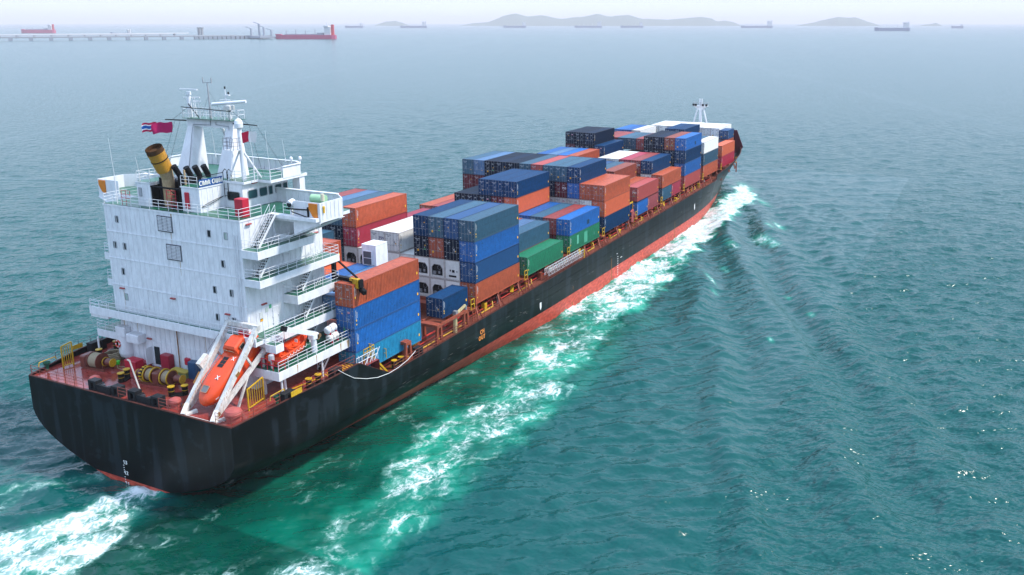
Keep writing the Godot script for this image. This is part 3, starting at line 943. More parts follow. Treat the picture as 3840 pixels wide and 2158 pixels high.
	# --- bridge wings
	for s in [1.0, -1.0]:
		var w := MB.new(); var wg := MB.new()
		var zl := func(a: float, c: float) -> Array: return [minf(s * a, s * c), maxf(s * a, s * c)]
		var q: Array
		q = zl.call(9.87, 16.1)
		w.bx(-31.3 if s > 0 else -30.66, -26.21, 26.55, 26.9, q[0], q[1])
		wg.bx(-30.6, -26.1, 26.902, 26.93, zl.call(9.9, 16.1)[0], zl.call(9.9, 16.1)[1])
		q = zl.call(16.12, 16.2); w.bx(-30.75, -27.4, 26.4, 28.4, q[0], q[1])
		q = zl.call(12.8, 16.119); w.bx(-30.75, -30.67, 26.4, 28.4, q[0], q[1])
		# forward bulwark, from the wheelhouse to the wing tip, with a slanting run at the tip
		q = zl.call(6.2, 14.6); w.bx(-26.2, -26.1, 26.6, 28.4, q[0], q[1])
		q = zl.call(6.2, 14.6); w.bx(-26.35, -25.95, 28.38, 28.46, q[0], q[1])
		w.bar(V(-26.15, 27.5, s * 14.6), V(-27.42, 27.5, s * 16.16), 0.08, 1.8)
		for i in 6: w.box(V(-30.4 + i * 0.6, 27.5, s * 16.22), V(0.05, 1.7, 0.05))
		for i in 10: w.box(V(-26.24, 27.4, s * (6.9 + i * 0.8)), V(0.08, 1.6, 0.04))
		var wing := put("bridge_wing", w, white, ship)
		put("walkway", wg, green, wing)
		# brackets below
		var k := MB.new()
		for x in [-30.72, -27.6]:
			var t := Transform3D(Basis(V(0, 0, 1), V(0, 1, 0), V(-1, 0, 0)), V(x, 0, 0))
			for pl in [[[9.87, 26.2], [16.15, 26.2], [16.15, 26.55], [9.87, 26.55]], [[12.7, 24.75], [16.15, 26.2], [12.7, 26.2]], [[9.87, 23.6], [12.7, 24.75], [9.87, 24.75]], [[9.87, 24.75], [10.15, 24.75], [10.15, 26.2], [9.87, 26.2]]]:
				var pp := PackedVector2Array()
				for v in pl: pp.append(V2(s * v[0], v[1]))
				if s < 0.0: pp.reverse()
				k.prism(pp, t, 0.06)
		k.bar(V(-30.7, 23.75, s * 9.9), V(-30.7, 26.38, s * 16.18), 0.35, 0.06)
		k.bar(V(-27.6, 23.75, s * 9.9), V(-27.6, 26.38, s * 16.18), 0.9, 0.06)
		put("bracket", k, white, wing)
		# orange sidelight screen
		var sl := MB.new()
		sl.prism(PackedVector2Array([V2(-0.55, 0.75), V2(-0.55, 0.2), V2(-0.1, -0.55), V2(0.5, -0.8), V2(0.5, 0.75)]) , Transform3D(Basis(V(0, 0, 1), V(0, 1, 0), V(-1, 0, 0)), V(-30.76, 27.55, s * 15.4)), 0.10)
		put("sidelight_screen", sl, orange, wing)
	# searchlight, jib arm, drum and beacon on the starboard wing
	var se := MB.new()
	se.tube(V(-30.9, 28.0, 12.4), V(-30.3, 28.15, 12.4), 0.38, 0.38, 14); se.tube(V(-30.6, 26.93, 12.4), V(-30.6, 27.7, 12.4), 0.16, 0.12, 8)
	put("searchlight", se, white, ship)
	var sf := MB.new(); sf.tube(V(-30.93, 28.0, 12.4), V(-30.905, 28.0, 12.4), 0.30, 0.30, 14)
	put("searchlight_glass", sf, glass, ship)
	var ja := MB.new()
	ja.bar(V(-30.95, 27.55, 12.0), V(-30.95, 27.65, 14.7), 0.10, 0.12); ja.bar(V(-30.95, 27.3, 12.7), V(-30.95, 26.9, 14.7), 0.08, 0.08); ja.bar(V(-30.85, 26.8, 14.75), V(-30.85, 27.9, 14.75), 0.14, 0.14)
	put("jib_arm", ja, black, ship)
	var dr := MB.new(); dr.tube(V(-28.6, 28.3, 13.3), V(-28.4, 28.3, 14.9), 0.42, 0.42, 14)
	put("cover_drum", dr, paint("pale_green_cover", 0.36, 0.62, 0.36, 0.6, 1), ship)
	var be := MB.new(); be.tube(V(-29.6, 28.4, 15.6), V(-29.6, 29.1, 15.6), 0.20, 0.18, 10)
	put("beacon", be, paint("cream_drum", 0.72, 0.66, 0.48, 0.5, 1), ship)
	var bo := MB.new(); bo.tube(V(-30.3, 27.35, 16.3), V(-30.3, 27.95, 16.3), 0.10, 0.12, 8); bo.ball(V(-30.3, 27.95, 16.3), V(0.14, 0.14, 0.14), 8)
	put("buoy_lamp", bo, paint("amber_plastic", 0.75, 0.40, 0.02, 0.4, 0), ship)
	# --- wheelhouse
	var wh := MB.new()
	wh.bx(-30.9, -24.4, 26.93, 29.55, -6.2, 6.2)
	wh.bx(-31.0, -29.0, 29.55, 29.8, -6.6, 6.6); wh.bx(-28.999, -23.6, 29.5, 29.8, -8.3, 8.3)
	# monkey-island bulwark, bent round the front corners
	var bl := [V(-27.2, 0, -8.3), V(-24.6, 0, -8.3), V(-23.7, 0, -7.0), V(-23.5, 0, 0), V(-23.7, 0, 7.0), V(-24.6, 0, 8.3), V(-27.2, 0, 8.3)]
	for i in bl.size() - 1:
		wh.bar(bl[i] + V(0, 30.35, 0), bl[i + 1] + V(0, 30.35, 0), 0.08, 1.2)
		wh.bar(bl[i] + V(0, 30.98, 0), bl[i + 1] + V(0, 30.98, 0), 0.3, 0.06)
		var n := int((bl[i + 1] - bl[i]).length() / 0.8)
		for j in n: wh.box(bl[i].lerp(bl[i + 1], (j + 0.5) / n) + V(-0.1, 30.3, 0), V(0.12, 1.1, 0.05))
	wh.bx(-24.7, -23.9, 26.93, 29.5, 7.2, 8.2)
	var whm := put("wheelhouse", wh, white, ship)
	var mg := MB.new()
	mg.bx(-30.9, -29.0, 29.802, 29.83, -6.5, 6.5); mg.bx(-28.999, -23.8, 29.802, 29.83, -8.2, 8.2)
	put("monkey_island_deck", mg, green, whm)
	for e in [[-29.55, 1.25], [-28.05, 1.05], [-27.0, 0.5], [-25.85, 0.85], [-24.85, 0.6]]:
		window_at(whm, "window", V(e[0], 28.3, 6.2), stb, e[1], 0.85, teal, grey)
	window_at(whm, "window", V(-30.9, 28.2, 4.95), aft, 1.7, 0.9, glass, grey)
	for k in 9:
		window_at(whm, "window", V(-24.4, 28.3, -5.4 + k * 1.35), Basis(V(0, 0, -1), V(0, 1, 0), V(1, 0, 0)), 1.1, 0.9, teal, grey)
	var wr := MB.new()
	rail(wr, [V(-27.3, 29.83, 8.2), V(-28.95, 29.83, 8.2), V(-28.95, 29.83, 6.5), V(-30.9, 29.83, 6.5), V(-30.9, 29.83, 4.2)])
	rail(wr, [V(-27.3, 29.83, -8.2), V(-28.95, 29.83, -8.2), V(-28.95, 29.83, -6.5), V(-30.9, 29.83, -6.5), V(-30.9, 29.83, -5.4)])
	put("railing", wr, white, whm)
	# --- funnel casing
	var ca := MB.new()
	ca.bx(-34.2, -30.92, 26.93, 29.5, 1.25, 3.75)
	var cp := MB.new(); cp.bx(-34.2, -30.92, 26.93, 29.5, -5.3, -3.3)
	ca.bx(-34.28, -30.921, 29.4, 29.52, 1.18, 3.82); cp.bx(-34.28, -30.921, 29.4, 29.52, -5.37, -3.24)
	for i in 5: ca.box(V(-33.9 + i * 0.7, 28.2, 3.765), V(0.05, 2.4, 0.04))
	for i in 3: cp.box(V(-34.215, 28.2, -4.9 + i * 0.6), V(0.04, 2.4, 0.05))
	var casing := put("funnel_casing", ca, white, ship)
	put("casing_wing", cp, white, casing)
	var cg := MB.new(); cg.bx(-34.2, -31.0, 29.522, 29.545, 1.25, 3.7)
	put("casing_deck", cg, green, casing)
	var cg2 := MB.new(); cg2.bx(-34.2, -31.0, 29.522, 29.545, -5.3, -3.3)
	put("casing_deck", cg2, green, casing)
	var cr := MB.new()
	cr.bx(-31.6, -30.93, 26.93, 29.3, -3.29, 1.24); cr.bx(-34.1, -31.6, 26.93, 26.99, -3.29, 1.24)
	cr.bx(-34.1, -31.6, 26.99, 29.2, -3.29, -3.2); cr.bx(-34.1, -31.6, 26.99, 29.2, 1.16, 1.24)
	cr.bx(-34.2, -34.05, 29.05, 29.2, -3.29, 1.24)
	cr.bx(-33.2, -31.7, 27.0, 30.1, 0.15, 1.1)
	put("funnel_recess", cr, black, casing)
	var f1 := MB.new(); var f2 := MB.new(); var f3 := MB.new()
	f1.tube(V(-33.05, 26.95, -1.9), V(-33.15, 30.0, -1.8), 0.56, 0.60, 18, false); f1.tube(V(-33.15, 30.0, -1.8), V(-33.5, 30.9, -1.7), 0.60, 0.72, 18, false)
	f2.tube(V(-33.5, 30.9, -1.7), V(-34.45, 32.85, -1.6), 0.82, 0.86, 20, false)
	f2.tube(V(-34.40, 32.75, -1.6), V(-34.46, 32.87, -1.6), 0.90, 0.90, 20, false)
	var axs := V(-0.95, 1.95, 0.1).normalized()
	f3.tube(V(-33.7, 31.3, -1.67), V(-34.45, 32.86, -1.6), 0.78, 0.80, 20, true)
	f3.tube(V(-34.05, 32.03, -1.64), V(-34.09, 32.11, -1.64), 0.89, 0.89, 20, true)
	put("exhaust_base", f1, paint("rusted_cream_pipe", 0.50, 0.36, 0.20, 0.7, 2, 0.0, V(0.8, 0.25, 0.8)), casing)
	put("exhaust_pipe", f2, paint("ochre_funnel", 0.62, 0.30, 0.025, 0.5, 2, 0.0, V(0.5, 0.3, 0.5)), casing)
	# the sooty bore: an open lip, so that the hole reads dark
	var f4 := MB.new()
	f4.tube(V(-34.46, 32.87, -1.6), V(-34.46, 32.87, -1.6) + axs * 0.5, 0.86, 0.87, 20, false)
	f4.tube(V(-34.47, 32.89, -1.6), V(-34.47, 32.89, -1.6) + axs * 0.05, 0.80, 0.80, 20, true)
	f4.tube(V(-34.46, 32.87, -1.6) + axs * 0.5, V(-34.46, 32.87, -1.6), 0.80, 0.80, 20, false)
	put("exhaust_mouth", f4, paint("burnt_rust", 0.10, 0.050, 0.022, 0.8, 2), casing)
	put("exhaust_collar", f3, black, casing)
	var sp := MB.new()
	sp.tube(V(-32.6, 27.0, -0.6), V(-32.6, 30.2, -0.6), 0.28, 0.28, 12); sp.tube(V(-32.6, 30.15, -0.6), V(-33.3, 31.35, -0.6), 0.28, 0.30, 12)
	for e in [[-32.3, 0.0], [-31.5, 0.35], [-30.7, 0.7]]:
		var x: float = e[0]
		sp.tube(V(x + 0.55, 28.5, e[1]), V(x + 0.55, 30.1, e[1]), 0.27, 0.27, 12); sp.tube(V(x + 0.55, 30.05, e[1]), V(x, 31.1, e[1]), 0.29, 0.31, 12)
	sp.tube(V(-33.0, 27.0, -3.0), V(-33.0, 29.9, -3.0), 0.22, 0.22, 10)
	sp.bar(V(-34.1, 29.1, -0.7), V(-33.1, 27.3, 0.3), 0.08, 0.08)
	put("exhaust_pipe", sp, black, casing)
	var rp := MB.new(); rp.tube(V(-33.6, 28.9, 1.3), V(-33.6, 31.1, 1.2), 0.10, 0.10, 8)
	put("vent_pipe", rp, paint("rusted_cream_pipe", 0.5, 0.36, 0.2), casing)
	var rl := MB.new(); rail(rl, [V(-34.2, 29.55, 3.6), V(-34.2, 29.55, 1.3)]); rail(rl, [V(-31.0, 29.55, -5.2), V(-34.2, 29.55, -5.2), V(-34.2, 29.55, -3.3)])
	put("railing", rl, white, casing)
	var rb := MB.new(); rb.bar(V(-34.0, 30.62, 3.78), V(-31.0, 30.62, 3.78), 0.06, 0.06)
	for z in [3.75, 4.3]: rb.path([V(-30.95, 28.0, z), V(-30.97, 30.7, z), V(-30.7, 30.95, z), V(-30.4, 30.7, z), V(-30.35, 29.85, z)], 0.035, 6)
	for i in 3: rb.tube(V(-30.96, 28.2 + i * 0.7, 3.75), V(-30.96, 28.2 + i * 0.7, 4.3), 0.025, 0.025, 5)
	put("handrail", rb, black, casing)
	# blue name board, half painted over
	var nb := MB.new(); nb.bx(-34.15, -31.15, 29.56, 30.32, 3.78, 3.83)
	var board := put("name_board", nb, paint("board_blue", 0.008, 0.085, 0.28, 0.5, 1), casing)
	letters("CMA CGM", 0.50, paint("white_mark", 0.75, 0.75, 0.74, 0.6, 0), Transform3D(stb, V(-32.65, 29.94, 3.842)), casing, "board_lettering")
	var pa := MB.new()
	pa.prism(PackedVector2Array([V2(-33.8, 29.72), V2(-33.0, 29.75), V2(-32.75, 30.0), V2(-32.85, 30.18), V2(-33.3, 30.05), V2(-33.85, 30.05)]), Transform3D(stb, V(0, 0, 3.86)), 0.006)
	pa.prism(PackedVector2Array([V2(-32.3, 29.72), V2(-31.7, 29.85), V2(-31.35, 29.8), V2(-31.45, 30.15), V2(-32.3, 30.2)]), Transform3D(stb, V(0, 0, 3.86)), 0.006)
	put("board_overpaint", pa, paint("pale_overpaint", 0.50, 0.54, 0.52, 0.6, 1), casing)
	var re := MB.new()
	re.cbox(-34.36, -34.2, 27.3, 28.95, 1.75, 2.35, 0.05)
	put("fire_locker", re, redp, casing)
	var rr := MB.new(); rail(rr, [V(-34.5, 27.0, -0.6), V(-34.5, 27.0, 0.7)], 2.0, 5, 0.65, 0.03); var rr2 := MB.new(); rail(rr2, [V(-34.9, 26.95, -6.9), V(-34.9, 26.95, -5.6)], 1.6, 4, 0.65, 0.025)
	put("red_grating", rr, redp, casing)
	put("red_grating", rr2, redp, casing)
	var cb := MB.new(); cb.path([V(-34.0, 27.5, 3.82), V(-33.2, 27.6, 3.9), V(-32.2, 27.9, 3.9), V(-31.2, 28.2, 3.85), V(-32.3, 28.05, 3.9), V(-33.4, 27.8, 3.9), V(-34.0, 27.6, 3.85)], 0.03, 5)
	put("hose", cb, black, casing)
	var sq := MB.new(); sq.bx(-34.3, -34.2, 28.0, 28.9, -5.0, -4.6)
	put("switch_box", sq, grey, casing)
	# hydrant cupboards on the upper deck
	var rc := MB.new(); rc.cbox(-33.9, -33.0, 26.93, 28.75, 8.1, 9.2, 0.04)
	put("fire_cupboard", rc, redp, ship)
	var rc2 := MB.new(); rc2.cbox(-32.0, -31.6, 27.2, 28.1, 7.0, 7.6, 0.03)
	put("hose_box", rc2, redp, ship)
	make_masts(white, black, grey, green)

func make_masts(white: Material, black: Material, grey: Material, green: Material) -> void:
	var b := MB.new()
	for s in [1.0, -1.0]:
		var za: float = minf(s * 1.95, s * 3.95); var zb: float = maxf(s * 1.95, s * 3.95)
		var zc: float = minf(s * 2.35, s * 3.3); var zd: float = maxf(s * 2.35, s * 3.3)
		frustum(b, [-30.2, -27.6, za, zb], [-28.7, -27.6, zc, zd], 29.8, 34.95)
	b.bx(-28.75, -27.55, 34.9, 35.75, -3.35, 3.35)
	var m := put("radar_mast", b, white, ship)
	var g := MB.new(); g.bx(-29.3, -27.2, 35.752, 35.8, -3.4, 3.7)
	put("mast_platform", g, green, m)
	var r := MB.new(); rail(r, [V(-29.2, 35.8, -3.3), V(-29.2, 35.8, 3.6), V(-27.3, 35.8, 3.6), V(-27.3, 35.8, -3.3), V(-29.2, 35.8, -3.3)], 0.95, 2, 0.9)
	put("railing", r, white, m)
	var tr := MB.new()
	tr.bar(V(-29.2, 36.95, -3.5), V(-29.2, 36.75, 3.7), 0.07, 0.07)
	for s in [1.0, -1.0]:
		tr.tube(V(-28.7, 35.45, s * 3.4), V(-28.7, 35.4, s * 6.7), 0.075, 0.055, 8)
		tr.tube(V(-28.7, 36.9, s * 3.0), V(-28.7, 35.42, s * 5.6), 0.018, 0.018, 4)
	tr.tube(V(-28.6, 35.8, -1.6), V(-29.0, 37.3, -2.6), 0.05, 0.05, 6)
	# halyards and stays
	for e in [[V(-28.7, 35.4, 6.6), V(-27.0, 30.9, 8.2)], [V(-28.7, 35.4, 5.6), V(-28.2, 29.9, 6.6)], [V(-28.7, 35.4, -5.2), V(-30.5, 29.9, -6.0)], [V(-28.7, 35.4, -4.4), V(-30.0, 29.9, -5.6)], [V(-28.2, 38.6, -0.15), V(-28.2, 35.8, 1.6)], [V(-28.2, 38.6, -0.15), V(-28.2, 35.8, -1.7)], [V(-28.0, 35.0, 0.5), V(-26.0, 30.0, 2.3)]]:
		tr.tube(e[0], e[1], 0.014, 0.014, 4, false)
	put("yard", tr, black, m)
	# conduit down the port leg
	var cd := MB.new(); cd.path([V(-28.8, 35.6, 0.2), V(-28.82, 35.15, 0.2), V(-28.85, 35.1, -2.3), V(-29.0, 34.5, -2.35), V(-30.1, 30.2, -2.2)], 0.04, 5)
	cd.path([V(-28.82, 35.5, 1.0), V(-28.82, 35.2, 1.0), V(-28.82, 35.1, 2.8), V(-28.9, 34.7, 2.9)], 0.03, 5)
	put("conduit", cd, grey, m)
	# port radar on a tall post, with a second small scanner below
	var p := MB.new()
	p.tube(V(-28.5, 35.8, -3.0), V(-28.5, 38.2, -3.0), 0.26, 0.20, 12); p.tube(V(-28.5, 38.2, -3.0), V(-28.5, 38.55, -3.0), 0.30, 0.26, 12)
	for z in [-2.55, -2.3]: p.tube(V(-28.4, 35.8, z + 0.15), V(-28.4, 37.9, z), 0.04, 0.04, 6)
	for i in 6: p.tube(V(-28.4, 36.1 + i * 0.33, -2.5), V(-28.4, 36.1 + i * 0.33, -2.25), 0.02, 0.02, 4)
	p.tube(V(-28.3, 37.85, -4.0), V(-28.3, 37.95, -1.6), 0.06, 0.06, 6)
	var rd := put("radar", p, white, m)
	var s1 := MB.new(); s1.bar(V(-28.45, 38.78, -4.35), V(-28.55, 38.78, -1.6), 0.16, 0.12)
	put("scanner", s1, white, rd)
	# centre pole with two lanterns on a fork
	var c := MB.new()
	c.tube(V(-28.4, 35.8, -0.1), V(-28.4, 37.0, -0.1), 0.14, 0.12, 8); c.tube(V(-28.4, 37.0, -0.1), V(-28.4, 39.6, -0.2), 0.09, 0.06, 8)
	c.tube(V(-28.4, 39.6, -0.75), V(-28.4, 39.6, 0.4), 0.04, 0.04, 6)
	for z in [-0.78, 0.42]: c.tube(V(-28.4, 39.5, z), V(-28.4, 40.1, z * 1.05), 0.07, 0.06, 6)
	put("signal_pole", c, grey, m)
	# starboard radar and lattice lamp mast
	var q := MB.new()
	q.tube(V(-28.5, 35.8, 2.75), V(-28.5, 36.9, 2.75), 0.15, 0.13, 10); q.cbox(-28.85, -28.1, 36.85, 37.3, 2.3, 3.2, 0.06)
	var r2 := put("radar", q, paint("weathered_white", 0.62, 0.62, 0.58, 0.5, 1), m)
	var s2 := MB.new(); s2.tube(V(-29.2, 37.42, 1.15), V(-27.9, 37.72, 4.6), 0.17, 0.17, 10)
	put("scanner", s2, white, r2)
	var l := MB.new()
	for e in [[-28.4, 1.4], [-27.6, 1.4], [-28.0, 2.5]]: l.tube(V(e[0], 35.8, e[1]), V(-28.0, 38.0, 1.85), 0.05, 0.04, 5)
	l.tube(V(-28.0, 37.7, 1.85), V(-28.0, 38.95, 1.85), 0.06, 0.05, 6); l.tube(V(-28.0, 37.75, 1.0), V(-28.0, 37.8, 2.5), 0.04, 0.04, 5); l.box(V(-28.0, 38.3, 2.2), V(0.25, 0.1, 0.5))
	for y in [36.3, 36.9, 37.4]: l.tube(V(-28.3, y, 1.5), V(-28.0, y, 2.3), 0.03, 0.03, 4)
	put("lamp_mast", l, white, m)
	var lm := MB.new(); lm.tube(V(-28.0, 38.95, 1.85), V(-28.0, 39.2, 1.85), 0.08, 0.08, 6); lm.tube(V(-28.0, 38.4, 2.3), V(-28.0, 38.65, 2.3), 0.09, 0.09, 6)
	put("lamp", lm, black, m)
	# lower radome under the beam, wind vane, siren
	var w := MB.new(); w.lathe([Vector2(0.02, -0.25), Vector2(0.3, -0.2), Vector2(0.34, 0.0), Vector2(0.3, 0.15), Vector2(0.02, 0.2)], Transform3D(Basis.IDENTITY, V(-26.9, 34.7, 1.0)), 12); w.tube(V(-27.5, 34.8, 0.6), V(-26.9, 34.7, 0.9), 0.09, 0.09, 6); w.tube(V(-26.9, 29.9, 0.6), V(-27.2, 34.6, 0.3), 0.12, 0.10, 8)
	w.tube(V(-28.9, 35.8, -1.2), V(-28.9, 37.6, -1.2), 0.04, 0.03, 5); w.bar(V(-29.3, 37.65, -1.5), V(-28.7, 37.6, -1.0), 0.05, 0.14)
	put("horn", w, white, m)
	# starboard pole with the white radome, look-out stage and raking strut
	var d := MB.new()
	d.tube(V(-30.2, 29.8, 5.9), V(-30.2, 35.3, 5.7), 0.24, 0.20, 12)
	d.lathe([Vector2(0.30, 0.0), Vector2(0.42, 0.1), Vector2(0.44, 0.5), Vector2(0.36, 0.8), Vector2(0.2, 0.97), Vector2(0.01, 1.03)], Transform3D(Basis.IDENTITY, V(-30.2, 35.2, 5.7)), 16)
	d.tube(V(-30.1, 33.0, 5.8), V(-28.3, 29.85, 6.3), 0.13, 0.13, 8); d.tube(V(-30.2, 33.0, 5.6), V(-30.9, 29.85, 4.4), 0.09, 0.09, 8)
	d.bx(-31.3, -30.2, 33.0, 33.06, 4.5, 5.9)
	put("radome_pole", d, white, ship)
	var dr := MB.new(); rail(dr, [V(-30.2, 33.06, 4.5), V(-31.3, 33.06, 4.5), V(-31.3, 33.06, 5.9), V(-30.2, 33.06, 5.9)], 1.2, 3, 0.55, 0.022)
	put("stage_railing", dr, paint("dark_rail", 0.12, 0.11, 0.13, 0.5, 0), ship)
	# whip aerials and small domes
	var a := MB.new()
	for e in [[-34.5, 26.93, -8.2, 3.0, 7.0], [-34.0, 29.5, -5.0, 0.9, 2.6], [-24.5, 31.0, 6.2, 0.4, 2.4], [-25.6, 31.0, -3.0, 0.4, 3.0], [-28.8, 29.8, 8.1, 1.0, 5.2], [-29.8, 29.83, 6.9, 2.4, 5.0]]:
		a.tube(V(e[0], e[1], e[2]), V(e[0], e[1] + e[3], e[2]), 0.055, 0.05, 6); a.tube(V(e[0], e[1] + e[3], e[2]), V(e[0] - 0.15, e[1] + e[4], e[2] - 0.1), 0.022, 0.012, 5)
	put("whip_aerial", a, white, ship)
	for e in [[-24.9, 7.4], [-24.2, 8.0]]:
		var k := MB.new(); k.tube(V(e[0], 31.0, e[1]), V(e[0], 31.35, e[1]), 0.06, 0.06, 6); k.lathe([Vector2(0.16, 0), Vector2(0.19, 0.12), Vector2(0.15, 0.3), Vector2(0.01, 0.4)], Transform3D(Basis.IDENTITY, V(e[0], 31.3, e[1])), 12)
		put("satellite_dome", k, white, ship)
	# --- foremast
	var f := MB.new()
	f.tube(V(147.0, 9.5, 0), V(147.0, 22.4, 0), 0.55, 0.42, 14)
	for s in [1.0, -1.0]:
		f.tube(V(146.6, 10.0, s * 3.9), V(147.0, 21.5, s * 0.9), 0.24, 0.22, 10)
		f.tube(V(147.0, 22.3, s * 0.25), V(147.0, 24.4, s * 0.32), 0.24, 0.18, 8)
		f.prism(PackedVector2Array([V2(0, 21.0), V2(s * 2.0, 22.3), V2(0, 22.3)]) if s > 0.0 else PackedVector2Array([V2(0, 21.0), V2(0, 22.3), V2(-2.0, 22.3)]), Transform3D(Basis(V(0, 0, 1), V(0, 1, 0), V(-1, 0, 0)), V(147.4, 0, 0)), 0.8)
	f.bx(146.2, 147.8, 22.301, 22.4, -2.1, 2.1)
	var fm := put("foremast", f, white, ship)
	var fr := MB.new(); rail(fr, [V(146.3, 22.4, -2.0), V(146.3, 22.4, 2.0), V(147.7, 22.4, 2.0), V(147.7, 22.4, -2.0), V(146.3, 22.4, -2.0)], 1.0, 2, 1.0, 0.04)
	put("railing", fr, grey, fm)
	var fl := MB.new()
	for z in [-1.9, -1.2, 0.9, 1.9]: fl.box(V(146.2, 22.7, z), V(0.5, 0.55, 0.5))
	put("lamp", fl, black, fm)
	# flags on the yards
	flag_set()

func cloth(w: float, h: float, amp: float, sd: float, hoist: Vector3, dir: Vector3, cols: Callable) -> MB:
	var b := MB.new(); b.tinted = true
	var NX := 18; var NY := 9
	var nrm := dir.cross(Vector3.UP).normalized()
	var pts := []
	for i in NX + 1:
		var row := PackedVector3Array()
		var u := float(i) / NX
		for j in NY + 1:
			var v := float(j) / NY
			var p := hoist + dir * (u * w) + V(0, -v * h - 0.16 * u * u * h + 0.05 * sin(u * 9.0 + sd), 0)
			p += nrm * amp * u * sin(u * 8.5 + v * 1.8 + sd) + dir * (-0.05 * sin(v * 5.0 + u * 3.0))
			row.append(p)
		pts.append(row)
	for i in NX:
		for j in NY:
			b.col = cols.call((i + 0.5) / NX, (j + 0.5) / NY)
			b.quad(pts[i][j], pts[i + 1][j], pts[i + 1][j + 1], pts[i][j + 1])
	return b

func flag_set() -> void:
	var m := paint("flag_cloth", 1, 1, 1, 0.85, 0)
	m.vertex_color_use_as_albedo = true
	m.backlight_enabled = true
	m.backlight = Color(0.4, 0.4, 0.4)
	var tri := func(_u: float, v: float) -> Color:
		if v < 0.17 or v > 0.83: return Color(0.42, 0.010, 0.06)
		if v < 0.34 or v > 0.66: return Color(0.75, 0.75, 0.76)
		return Color(0.01, 0.09, 0.33)
	var mar := func(_u: float, _v: float) -> Color: return Color(0.38, 0.005, 0.085)
	var two := func(u: float, _v: float) -> Color: return Color(0.62, 0.62, 0.62) if u < 0.52 else Color(0.45, 0.01, 0.04)
	lone("flag", cloth(1.7, 1.0, 0.16, 0.4, V(-28.9, 35.05, -7.9), V(-0.35, 0.0, -0.94).normalized(), tri), m, "blue white and red striped flag flying beyond the plain maroon flag", "flag", "flags on the signal yards")
	lone("flag", cloth(2.3, 1.15, 0.20, 1.9, V(-28.65, 35.15, -5.75), V(-0.35, 0.0, -0.94).normalized(), mar), m, "plain maroon flag streaming off the port signal yard", "flag", "flags on the signal yards")
	lone("flag", cloth(1.9, 1.1, 0.12, 3.1, V(-28.55, 34.75, 6.35), V(-0.2, 0.0, -0.98).normalized(), two), m, "red and white flag hanging from the starboard signal yard", "flag", "flags on the signal yards")

# ---- shipping containers ----
const CW := 2.438
var box_parts := {}

func side_mesh(L: float, H: float, white: bool) -> ArrayMesh:
	# trapezoid corrugation along x, on the z = +CW/2 side
	var b := MB.new()
	var z1 := CW / 2 - 0.008; var z0 := z1 - (0.06 if not white else 0.008)
	var n := int(round((L - 0.36) / (0.278 if not white else 0.62)))
	var p := (L - 0.36) / n
	for i in n:
		var x := 0.18 + i * p
		var q := [V(x, 0, z1), V(x + p * 0.26, 0, z1), V(x + p * 0.5, 0, z0), V(x + p * 0.76, 0, z0), V(x + p, 0, z1)]
		for k in 4:
			var a: Vector3 = q[k]; var c: Vector3 = q[k + 1]
			b.quad(a + V(0, 0.15, 0), c + V(0, 0.15, 0), c + V(0, H - 0.08, 0), a + V(0, H - 0.08, 0))
	return b.mesh()

func roof_mesh(L: float, H: float, white: bool) -> ArrayMesh:
	var b := MB.new()
	var y1 := H - 0.012; var y0 := y1 - (0.026 if not white else 0.006)
	var n := int(round((L - 0.5) / 0.42))
	var p := (L - 0.5) / n
	for i in n:
		var x := 0.25 + i * p
		var q := [V(x, y0, 0), V(x + p * 0.2, y1, 0), V(x + p * 0.6, y1, 0), V(x + p * 0.8, y0, 0), V(x + p, y0, 0)]
		for k in 4:
			var a: Vector3 = q[k]; var c: Vector3 = q[k + 1]
			b.quad(a + V(0, 0, 1.15), c + V(0, 0, 1.15), c + V(0, 0, -1.15), a + V(0, 0, -1.15))
	return b.mesh()

func frame_mesh(L: float, H: float) -> ArrayMesh:
	var b := MB.new()
	var w := CW / 2
	for x in [0.0, L]:
		var xo: float = x + (0.08 if x == 0.0 else -0.08)
		for s in [1.0, -1.0]:
			b.box(V(xo, H / 2, s * (w - 0.06)), V(0.15, H - 0.24, 0.12))
			for y in [0.06, H - 0.06]:
				b.box(V(xo + (0.01 if x == 0.0 else -0.01), y, s * (w - 0.08)), V(0.178, 0.12, 0.162))
		b.box(V(xo, H - 0.06, 0), V(0.12, 0.10, CW - 0.33))
		b.box(V(xo, 0.09, 0), V(0.13, 0.15, CW - 0.33))
	for s in [1.0, -1.0]:
		b.box(V(L / 2, H - 0.045, s * (w - 0.035)), V(L - 0.38, 0.07, 0.066))
		b.box(V(L / 2, 0.09, s * (w - 0.03)), V(L - 0.38, 0.13, 0.05))
		b.box(V(L / 2, H - 0.022, s * (w - 0.07)), V(L - 0.38, 0.02, 0.14))
	for x in [0.17, L - 0.17]:
		b.box(V(x, H - 0.02, 0), V(0.18, 0.02, CW - 0.36))
	return b.mesh()

func door_mesh(H: float, s: float, white: bool) -> ArrayMesh:
	# one leaf on the aft face, s = +1 starboard leaf; five pressed panels
	var b := MB.new()
	var z0 := 0.012 * s; var z1 := (CW / 2 - 0.13) * s
	var za := minf(z0, z1); var zb := maxf(z0, z1)
	b.bx(0.045, 0.09, 0.18, H - 0.13, za, zb)
	var n := 5 if not white else 1
	var ph := (H - 0.31 - 0.12) / n
	for i in n:
		var y := 0.24 + i * ph
		var x := 0.030
		b.bx(x, 0.0449, y + 0.05, y + ph - 0.05, za + 0.08, zb - 0.08)
	return b.mesh()

